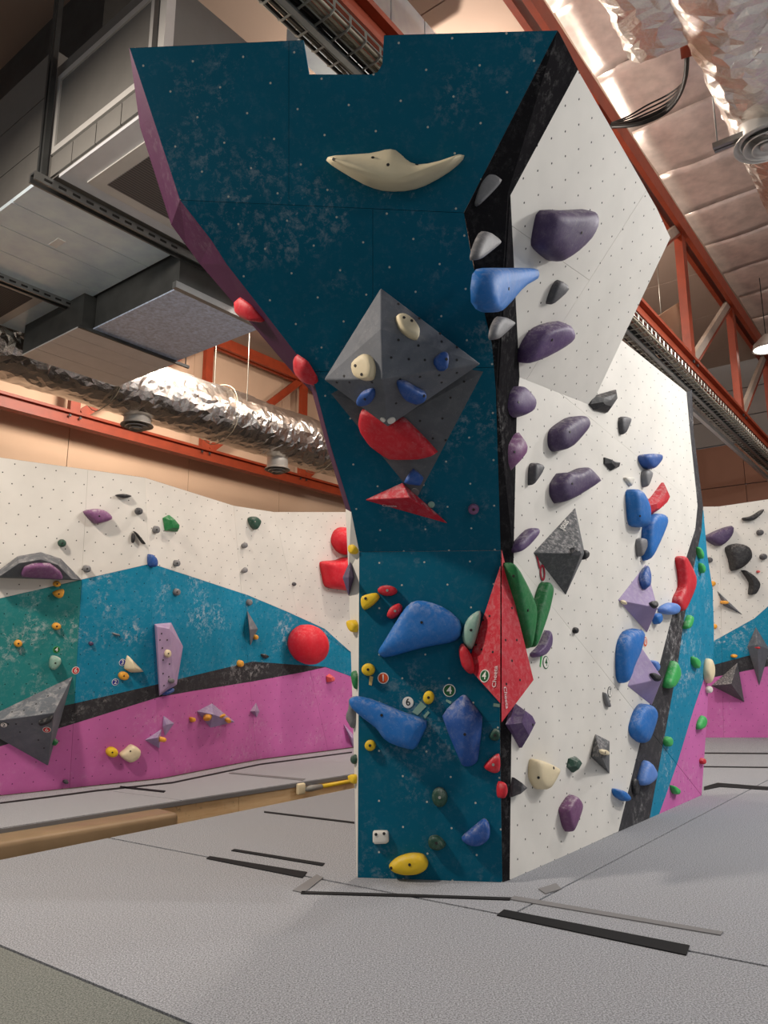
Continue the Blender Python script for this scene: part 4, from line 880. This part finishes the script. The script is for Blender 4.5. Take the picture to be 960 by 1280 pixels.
hold(F3, ell(320, 796.5, 2.6, 3.2), 0.05, 'h_orange', 'tiny yellow hold on the slim grey wedge volume', bolt=None)
hold(F3, [(327, 818), (331, 817.5), (336, 820), (334, 823), (329, 822)], 0.05, 'h_black', 'small black and white hold above the black stripe', bolt=None)
hold(F2, ell(301, 829.5, 3, 4.4), 0.06, 'h_orange', 'yellow hold on the black stripe of the left wall', bolt=None)
hold(F3, ell(312, 753, 3.2, 4), 0.05, 'h_grey', 'small grey hold above the slim grey wedge volume', bolt=None)
hold(F3, ell(387.5, 806, 19.5, 25.5, 0, 14), 0.42, 'h_redball', 'big round red ball-shaped hold on the left wall', bolt=None, prof='ball')
hold(F3, [(410, 846), (414, 843), (419, 847), (418, 852), (411, 853)], 0.08, 'h_coral', 'small coral hold below the red ball on purple', prof='facet', sm=0, bolt=None)
hold(F3, [(312, 647.5), (320, 645.5), (326, 651), (323, 659), (319.5, 662.5), (314, 656)], 0.09, 'h_darkgreen', 'dark green hold high on white near the tower', bolt=(319, 652), bolt_mat='steel_bolt')
hold(F3, [(303, 681), (308, 678), (309, 683), (305, 685.5)], 0.06, 'h_grey', 'upper of two small grey holds under the dark green one', bolt=None)
hold(F3, [(303, 713), (308, 709), (309, 714), (305, 716.5)], 0.06, 'h_grey', 'lower of two small grey holds under the dark green one', bolt=None)
hold(F4, ell(368, 730, 2.3, 2.3), 0.03, 'h_darkgrey', 'tiny dark ring hold alone on the white wall', bolt=None)
hold(F4, [(433, 659), (424, 665), (421, 677.5), (427.5, 689), (438, 694), (450, 688), (450, 664)], 0.25, 'h_redball', 'smooth red rounded hold half hidden behind the tower', bolt=None)
hold(F4, [(406, 705), (410, 702), (425, 701), (434, 697.5), (452, 700), (452, 737), (429, 737), (412.5, 734), (409, 720)], 0.22, 'h_redball', 'red star-lobed hold half hidden behind the tower', bolt=None)
volume(F4, [(429, 904), (448, 925), (441, 934)], [(439, 922, 0.10)], [(0, 1, 3), (1, 2, 3), (2, 0, 3)], 'v_palelilac', 'pale lilac volume on purple half hidden by tower')

# ---- far right wall holds
R_ = lambda *a, **k: hold(RB, *a, **k)
R_([(884, 669), (916, 656), (915, 670), (901, 683), (887, 676)], 0.2, 'h_darkpurple', 'dark purple half-moon hold on the far white wall', bolt=None)
R_([(929, 647), (940, 645), (954, 636), (952, 642), (941.6, 650.6), (931, 650.5)], 0.12, 'h_black', 'black boomerang hold highest on the far wall', bolt=None, spine=[(932, 648.5), (942, 648), (952, 639)])
R_([(909, 684), (923, 679), (937, 684), (940, 697), (930.6, 708), (916.6, 714), (914, 700)], 0.22, 'h_black', 'largest black rounded hold on the far wall', bolt=None)
R_([(927.5, 711.6), (943, 720), (950, 731), (944.7, 742), (937, 743), (939, 728)], 0.16, 'h_black', 'black curved fin hold below the largest black one', bolt=None, spine=[(931, 714), (944, 728), (941, 740)])
R_(ell(950.6, 665.6, 3.7, 3.7), 0.1, 'h_darkgrey', 'round grey hold below the black boomerang hold on far wall', bolt=None)
R_(ell(954.7, 696, 4, 4), 0.1, 'h_darkgrey', 'round grey hold right of the largest black hold', bolt=None)
R_(ell(887.5, 700, 3, 3.6), 0.1, 'h_darkgrey', 'round grey hold beside the end of the tower', bolt=None)
R_(ell(891, 729.5, 3.6, 3.4), 0.08, 'h_orange', 'upper yellow hold on far wall beside the tower end', bolt=None)
R_(ell(893.5, 783, 2.8, 3.2), 0.08, 'h_orange', 'lower yellow hold on far wall beside the tower end', bolt=None)
R_(ell(918, 820, 3.6, 2.4), 0.08, 'h_orange', 'yellow hold on the black stripe of the far wall', bolt=None)
R_(ell(948, 714.5, 1.8, 1.6), 0.06, 'h_coral', 'tiny coral hold on the white far wall', bolt=None)
volume(RB, [(896, 738), (929, 769), (904, 757)], [(910, 755, 0.15)], [(0, 1, 3), (1, 2, 3), (2, 0, 3)], 'v_grey', 'slim grey fin volume on the white far wall')
R_(ell(906, 753, 2.4, 2.2), 0.24, 'h_orange', 'tiny yellow hold on the slim grey fin volume', bolt=None)
volume(RB, [(944.7, 783.4), (934, 808), (949, 858), (962, 812)], [(947, 806, 0.3)], FP, 'v_grey', 'tall grey diamond volume on the far wall')
R_(ell(944, 809, 1.8, 1.6), 0.34, 'h_red', 'tiny red hold on the tall grey diamond volume', bolt=None)
volume(RB, [(922, 828), (930.6, 878), (889, 857)], [(914, 855, 0.45)], [(0, 1, 3), (1, 2, 3), (2, 0, 3)], 'v_darkgrey', 'dark grey pyramid volume on the purple far wall')

# ================================================================== roof trusses
def truss(v, u_nodes, u0, u1, zb, zt, label, dmat='orange_steel'):
    t = empty('roof_truss', uvz((u0 + u1) / 2, v, zb), label, 'truss', )
    for dv in (-0.075, 0.075):
        hbox('top_chord', u0, u1, v + dv - 0.035, v + dv + 0.035, zt - 0.16, zt + 0.10, 'orange_steel', t)
    hbox('bottom_chord', u0, u1, v - 0.09, v + 0.09, zb, zb + 0.05, 'orange_steel', t)
    hbox('chord_web', u0, u1, v - 0.02, v + 0.02, zb + 0.05, zb + 0.22, 'orange_steel', t)
    hbox('chord_flange', u0, u1, v - 0.09, v + 0.09, zb + 0.22, zb + 0.27, 'orange_steel', t)
    for i, u in enumerate(u_nodes):
        bar('vertical', uvz(u, v, zb + 0.27), uvz(u, v, zt - 0.16), 0.12, 0.19, 'orange_steel', t)
        a_, b_ = uvz(u - 0.15, v, zt - 0.12), uvz(u_nodes[i - 1] + 0.15 if i else u - 2.9, v, zb + 0.29)
        bar('diagonal', a_, b_, 0.07, 0.15, dmat, t); bar('diagonal_flange', a_ + U * 0.10 - Z * 0.02, b_ + U * 0.10 - Z * 0.02, 0.10, 0.03, 'orange_steel', t)
        for du in (-0.1, 0.1):
            obox('gusset_bolt', uvz(u + du, v - 0.075, zb + 0.17), AX, (0.02, 0.012, 0.02), 'dark_duct', t)
    return t
truss(2.80, [8.0, 11.1, 14.2, 17.3], -2.0, 19.0, 5.5, 7.95, 'orange steel truss passing through the tower above the cable tray', 'lit_steel')
truss(12.4, [6.75, 9.72, 12.7, 15.7], -2.0, 19.0, 5.5, 8.3, 'orange steel truss in front of the tan left wall')
# ---- cable tray under the truss
tray = empty('cable_tray', uvz(8, 2.75, 5.1), 'wire mesh cable tray full of cables hung below the orange truss', 'cable tray')
TV0, TV1, TZ = 2.55, 2.87, 5.12
rib_vs, rib_fs = [], []
pth = [uvz(0, TV0, TZ + 0.09), uvz(0, TV0, TZ + 0.02), uvz(0, TV0 + 0.03, TZ), uvz(0, TV1 - 0.03, TZ), uvz(0, TV1, TZ + 0.02), uvz(0, TV1, TZ + 0.09)]
rv, rf = tube_geo(pth, 0.0085, 5, U)
rib_me = bpy.data.meshes.new('rib'); rib_c = sum(rv) / len(rv); rib_me.from_pydata([tuple(x - rib_c) for x in rv], [], rf); rib_me.materials.append(MATS['wire'])
for i in range(110):
    o = bpy.data.objects.new('rib', rib_me); COL.objects.link(o); place(o, rib_c + U * (1.6 + i * 0.15), tray)
for dv, dz in ((0, 0.09), (0, 0.03), (0.10, 0), (0.22, 0), (0.32, 0.03), (0.32, 0.09)):
    tube('long_wire', [uvz(1.5, TV0 + dv, TZ + dz), uvz(18.5, TV0 + dv, TZ + dz)], 0.006, 'wire', tray, 5)
hbox('support_rail', 1.5, 18.5, 2.70, 2.74, TZ - 0.035, TZ - 0.007, 'strut', tray)
for i in range(16):
    vv = TV0 + 0.025 + (i * 0.018); m = ['cable_black', 'cable_black', 'cable_grey', 'cable_pale', 'cable_black'][(i * 7) % 5] if 0.08 < vv - TV0 < 0.22 else ['cable_grey', 'cable_pale', 'cable_grey'][i % 3]
    m = ['cable_pale', 'cable_grey', 'cable_pale', 'cable_grey', 'cable_pale'][i] if i < 5 else ('cable_grey' if i in (13, 14) else 'cable_black')
    path = [uvz(u, vv + 0.008 * math.sin(u * 1.3 + i), TZ + 0.022 + 0.008 * math.sin(u * 2.1 + i * 2)) for u in np.arange(1.5, 18.6, 0.5)]
    tube('cable', path, 0.011, m, tray, 6)
hbox('side_trunking', 8.6, 18.5, 2.90, 2.96, 5.05, 5.12, 'ahu_frame', tray)
for u in np.arange(2.4, 18, 2.2):
    tube('hanger_rod', [uvz(u, 2.68, TZ - 0.02), uvz(u, 2.74, 5.5)], 0.005, 'strut', tray, 5)

# ================================================================== air handling unit, upper left
ahu = empty('air_handling_unit', uvz(3.5, 5.9, 5.4), 'large grey galvanised air handling unit hung from the roof, with grilles', 'air conditioner')
ZB = 5.4
hbox('body', 2.80, 5.25, 4.36, 5.98, ZB + 0.03, 6.62, 'ahu_front', ahu)
hbox('upper_body', 2.80, 5.25, 6.0, 9.0, ZB + 0.03, 6.84, 'ahu_front', ahu)
# front face: access panel with frame
hbox('access_panel', 2.785, 2.80, 4.45, 5.80, 5.72, 6.40, 'ahu_front', ahu)
for v0, v1, z0, z1 in ((4.40, 5.86, 6.40, 6.46), (4.40, 5.86, 5.66, 5.72), (5.80, 5.86, 5.72, 6.40), (4.40, 4.45, 5.72, 6.40)):
    hbox('panel_frame', 2.77, 2.80, v0, v1, z0, z1, 'ahu_frame', ahu)
for i in range(4): hbox('lower_strip', 2.78, 2.80, 4.42 + i * 0.36, 4.42 + i * 0.36 + 0.35, 5.44, 5.64, 'ahu_front', ahu)
hbox('corner_post', 2.74, 2.82, 4.20, 4.28, 5.42, 6.62, 'ahu_frame', ahu); hbox('corner_post', 2.74, 2.82, 4.30, 4.36, 5.42, 6.62, 'strut', ahu)
for z0, z1 in ((5.43, 5.86), (5.87, 6.36), (6.37, 6.83)): hbox('side_panel', 2.775, 2.80, 6.02, 9.0, z0, z1, 'ahu_front', ahu)
for dv in (-0.045, 0.015): hbox('vertical_strut', 2.70, 2.745, 5.88 + dv, 5.91 + dv, ZB - 0.03, 8.0, 'dark_duct', ahu)
# soffit
hbox('soffit_panel', 2.8, 5.25, 4.36, 5.72, ZB, ZB + 0.03, 'ahu_panel', ahu)
gq = [onz(112, 242, ZB), onz(183, 188, ZB), onz(235, 255, ZB), onz(192, 285, ZB)]
hbox('intake_frame', 2.98, 4.28, 4.50, 5.58, ZB - 0.012, ZB, 'ahu_frame', ahu)
hbox('intake_grille', 3.10, 4.16, 4.60, 5.46, ZB - 0.018, ZB - 0.012, 'grille', ahu)
for i in range(4): hbox('soffit_panel', 2.72, 4.15, 5.93 + i * 0.45, 5.93 + i * 0.45 + 0.44, ZB - 0.01, ZB + 0.03, 'galv', ahu)
hbox('name_plate', 3.28, 3.36, 6.60, 6.78, ZB - 0.014, ZB - 0.01, 'tag_white', ahu)
hbox('soffit_panel', 2.72, 4.15, 7.84, 9.0, ZB - 0.01, ZB + 0.03, 'galv', ahu)
hbox('intake_frame', 2.75, 3.85, 7.88, 8.95, ZB - 0.022, ZB - 0.01, 'ahu_frame', ahu)
hbox('intake_grille', 2.80, 3.74, 7.98, 8.85, ZB - 0.028, ZB - 0.022, 'grille', ahu)
for vv in (5.82, 7.77):
    hbox('support_rail', 2.62, 5.2 if vv < 6 else 4.4, vv - 0.05, vv - 0.03, ZB - 0.09, ZB - 0.01, 'strut', ahu)
    hbox('support_rail', 2.62, 5.2 if vv < 6 else 4.4, vv + 0.03, vv + 0.05, ZB - 0.09, ZB - 0.01, 'strut', ahu)
    hbox('support_rail', 2.62, 5.2 if vv < 6 else 4.4, vv - 0.03, vv + 0.03, ZB - 0.03, ZB - 0.01, 'dark_duct', ahu)
    for i in range(11): hbox('rail_slot', 2.70 + i * 0.13, 2.77 + i * 0.13, vv - 0.056, vv - 0.05, ZB - 0.062, ZB - 0.042, 'cable_black', ahu)
# lower plenum boxes
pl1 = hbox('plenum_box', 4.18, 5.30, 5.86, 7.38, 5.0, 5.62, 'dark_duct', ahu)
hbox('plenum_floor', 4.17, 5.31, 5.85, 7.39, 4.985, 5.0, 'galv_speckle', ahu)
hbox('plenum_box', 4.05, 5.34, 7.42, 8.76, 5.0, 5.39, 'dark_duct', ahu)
for i in range(4): hbox('plenum_floor', 4.04, 5.35, 7.42 + i * 0.335, 7.42 + i * 0.335 + 0.328, 4.985, 5.0, 'ahu_panel', ahu)
hbox('support_rail', 4.0, 5.5, 7.385, 7.415, 4.95, 4.985, 'dark_duct', ahu)
hbox('support_rail', 4.1, 5.5, 5.79, 5.85, 4.95, 5.02, 'strut', ahu)
for vv in (5.82, 7.40): tube('hanger_rod', [uvz(5.45, vv, 4.96), uvz(5.45, vv, 8.5)], 0.008, 'strut', ahu, 6)
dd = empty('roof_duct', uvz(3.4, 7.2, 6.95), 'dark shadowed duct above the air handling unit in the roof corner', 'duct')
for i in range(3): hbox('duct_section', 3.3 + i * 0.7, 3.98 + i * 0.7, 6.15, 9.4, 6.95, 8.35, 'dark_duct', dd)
# grey duct seen above the tower
gd = empty('roof_duct', uvz(5.2, 4.2, 7.6), 'plain grey rectangular duct under the roof, seen above the tower', 'duct')
for i in range(3): hbox('duct_section', 4.6 + i * 0.62, 5.2 + i * 0.62, 3.95, 4.85, 7.55, 8.3, 'galv', gd)

# ================================================================== foil ducts
from mathutils import noise as mnoise
def crumple(p, s):
    q = Vector((p[0] + s * 13.1, p[1] + s * 3.7, p[2]))
    a = mnoise.noise(q * 1.3) * 0.7 + mnoise.noise(q * 3.1) * 0.3
    r1 = 1 - abs(mnoise.noise(q * 4.5 + Vector((3, 1, 2)))) * 2.4; r2 = 1 - abs(mnoise.noise(q * 10.0)) * 2.2
    return a + 0.30 * r1 + 0.26 * r2
def foil_tube(name, u0, u1, v, z, rv, rz, parent, amp=0.03, step=0.05, n=56, seed=0.0, square=2.0):
    us_ = np.arange(u0, u1 + 1e-6, step); vs = []; fs = []; rnd = random.Random(int(seed * 10))
    for i, u in enumerate(us_):
        for k in range(n):
            t = 2 * math.pi * (k + rnd.uniform(-0.35, 0.35)) / n; c, s = math.cos(t), math.sin(t); uu = u + rnd.uniform(-0.35, 0.35) * step
            sup = (abs(c) ** square + abs(s) ** square) ** (-1 / square)
            r = sup * (1 + amp * crumple((uu * 0.8, c * rv * 1.2, s * rz * 1.2), seed) + rnd.uniform(-0.008, 0.008))
            vs.append(uvz(uu, v + c * r * rv, z + s * r * rz))
    for i in range(len(us_) - 1):
        for k in range(n):
            a, b, c, d = i * n + k, i * n + (k + 1) % n, (i + 1) * n + (k + 1) % n, (i + 1) * n + k
            fs += [(a, c, b), (a, d, c)] if rnd.random() < 0.5 else [(a, d, b), (b, d, c)]
    fs.append(tuple(range(n))); fs.append(tuple(range((len(us_) - 1) * n, len(us_) * n))[::-1])
    return mesh(name, vs, fix_normals(vs, fs), 'foil', parent, False)
def lathe(name, c, prof, mat, parent, n=28):
    vs = []; fs = []
    for r, z in prof:
        for k in range(n): t = 2 * math.pi * k / n; vs.append(np.array(c) + np.array([math.cos(t) * r, math.sin(t) * r, z]))
    for i in range(len(prof) - 1):
        for k in range(n): fs.append((i * n + k, i * n + (k + 1) % n, (i + 1) * n + (k + 1) % n, (i + 1) * n + k))
    return mesh(name, vs, fs, mat, parent, True)
def diffuser(c, r, label):
    d = empty('air_diffuser', c, label, 'air vent', 'round ceiling diffusers')
    lathe('neck', c, [(r * 0.82, 0.22), (r * 0.84, 0.02), (r * 0.78, 0.0), (r * 0.76, 0.18)], 'ahu_frame', d)
    for k, (a, b, zz) in enumerate(((1.0, 0.80, 0.0), (0.72, 0.52, -0.03), (0.46, 0.26, -0.06))):
        lathe('cone_ring', c, [(r * a, zz), (r * a * 1.01, zz - 0.02), (r * b, zz + 0.05), (r * b * 0.98, zz + 0.06)], 'ahu_frame', d)
    lathe('centre_cone', c, [(0.001, -0.05), (r * 0.2, -0.06), (r * 0.2, -0.03), (0.001, 0.0)], 'ahu_frame', d)
fd = empty('foil_duct', uvz(8, 9.5, 4.9), 'round duct wrapped in crumpled silver foil along the left side', 'duct')
foil_tube('foil_wrap', 2.6, 12.2, 9.55, 5.40, 0.47, 0.46, fd, 0.09, 0.06, 44, 0.7)
for u in (7.75, 5.6, 10.2): tube('tie_string', [uvz(u + 0.02 * math.sin(k), 9.55 + 0.52 * math.cos(k * math.pi / 12), 5.40 + 0.52 * math.sin(k * math.pi / 12)) for k in range(25)], 0.006, 'cable_pale', fd, 5)
for px, y0, y1, v_ in ((308, 415, 520, 9.1), (268, 425, 480, 9.7)):
    a = onv(px, y1, v_); tube('hanger_rod', [a, np.array([a[0], a[1], 8.55])], 0.008, 'wire', fd, 6)
dfc = uvz(6.25, 9.6, 4.84); diffuser(dfc, 0.24, 'round white diffuser under foil duct, next to the plenum boxes')
dfc = uvz(9.2, 9.6, 4.76); diffuser(dfc, 0.23, 'round white diffuser under foil duct, beside the tower edge')
fd2 = empty('foil_duct', uvz(8, 0.7, 6.8), 'large foil-wrapped duct under the roof on the bright side of the truss', 'duct')
foil_tube('foil_wrap', 2.0, 18.0, 0.72, 7.10, 0.64, 0.60, fd2, 0.08, 0.08, 48, 2.1, 2.6)
foil_tube('foil_plenum', 1.0, 6.30, 1.05, 7.28, 0.86, 0.46, fd2, 0.07, 0.065, 64, 4.0, 4.0)
for dv in (0.0, 0.06): hbox('support_rail', 7.35 + dv, 7.39 + dv, -0.4, 1.46, 6.44, 6.50, 'strut', fd2)
for vv in (-0.3, 1.42): tube('hanger_rod', [uvz(7.4, vv, 6.5), uvz(7.4, vv, 8.5)], 0.008, 'strut', fd2, 6)
dfc = onz(958, 178, 6.40); diffuser(dfc, 0.30, 'round white diffuser under the large foil duct by the support rail')
# cables sagging below the roof foil
cb = empty('cable_bundle', onv(848, 121, 1.8), 'black cables sagging from the roof foil to the orange truss', 'cable')
for i in range(5):
    kp = [(859, 60), (857, 95), (848, 121 - i * 3), (832, 140 - i * 5), (808, 152 - i * 5), (786, 157 - i * 3), (764, 158 - i)]
    pts = [onv(x, y, (1.45, 1.6, 1.8, 2.0, 2.2, 2.4, 2.62)[k] + 0.012 * i) for k, (x, y) in enumerate(kp)]
    fine = []
    for k in range(len(pts) - 1):
        p0, p1, p2, p3 = pts[max(k - 1, 0)], pts[k], pts[k + 1], pts[min(k + 2, len(pts) - 1)]
        for t in np.linspace(0, 1, 5)[:-1]: fine.append(0.5 * (2 * p1 + (p2 - p0) * t + (2 * p0 - 5 * p1 + 4 * p2 - p3) * t * t + (3 * p1 - p0 - 3 * p2 + p3) * t ** 3))
    tube('cable', fine + [pts[-1]], 0.024 if i < 2 else 0.010, 'cable_black', cb, 8)
tube('sleeve', [onv(856, 40, 1.44), onv(859, 72, 1.47)], 0.055, 'orange_steel', cb, 10)
# hall lamp seen past the truss
lm = empty('high_bay_lamp', onz(958, 437, 7.0), 'small bright round lamp hanging under the far roof foil', 'lamp')
lp = onz(959, 437, 7.0); lathe('shade', lp, [(0.04, 0.3), (0.22, 0.12), (0.26, 0.0), (0.24, 0.0), (0.20, 0.1), (0.001, 0.2)], 'ahu_frame', lm); disc_on(lp + Z * 0.02, np.array([0, 0, -1.0]), 0.22, 0.01, 'lamp_glow', lm, 'lamp_disc', 20)
tube('lamp_cord', [lp + Z * 0.3, np.array([lp[0], lp[1], 8.45])], 0.008, 'cable_black', lm, 6)
# tan board and pale screen hanging behind the right-hand truss
pts = [onv(816 + i * 5.2, 399 - i * 3.4, 3.5 + 0.10 * math.sin(i / 6 * math.pi)) for i in range(7)]
tb_ = empty('hanging_board', pts[3] - Z * 0.4, 'tan curved board hanging behind the truss beside the tower', 'board')
vs = pts + [p - Z * 0.75 for p in pts]; fs = [(i, i + 1, 8 + i, 7 + i) for i in range(6)]
o = mesh('board_face', vs, fs, 'tan_wall', tb_, True); so = o.modifiers.new('s', 'SOLIDIFY'); so.thickness = 0.03
tube('hanger_rod', [pts[2] - Z * 0.1, np.array([pts[2][0], pts[2][1], 8.6])], 0.008, 'wire', tb_, 6)
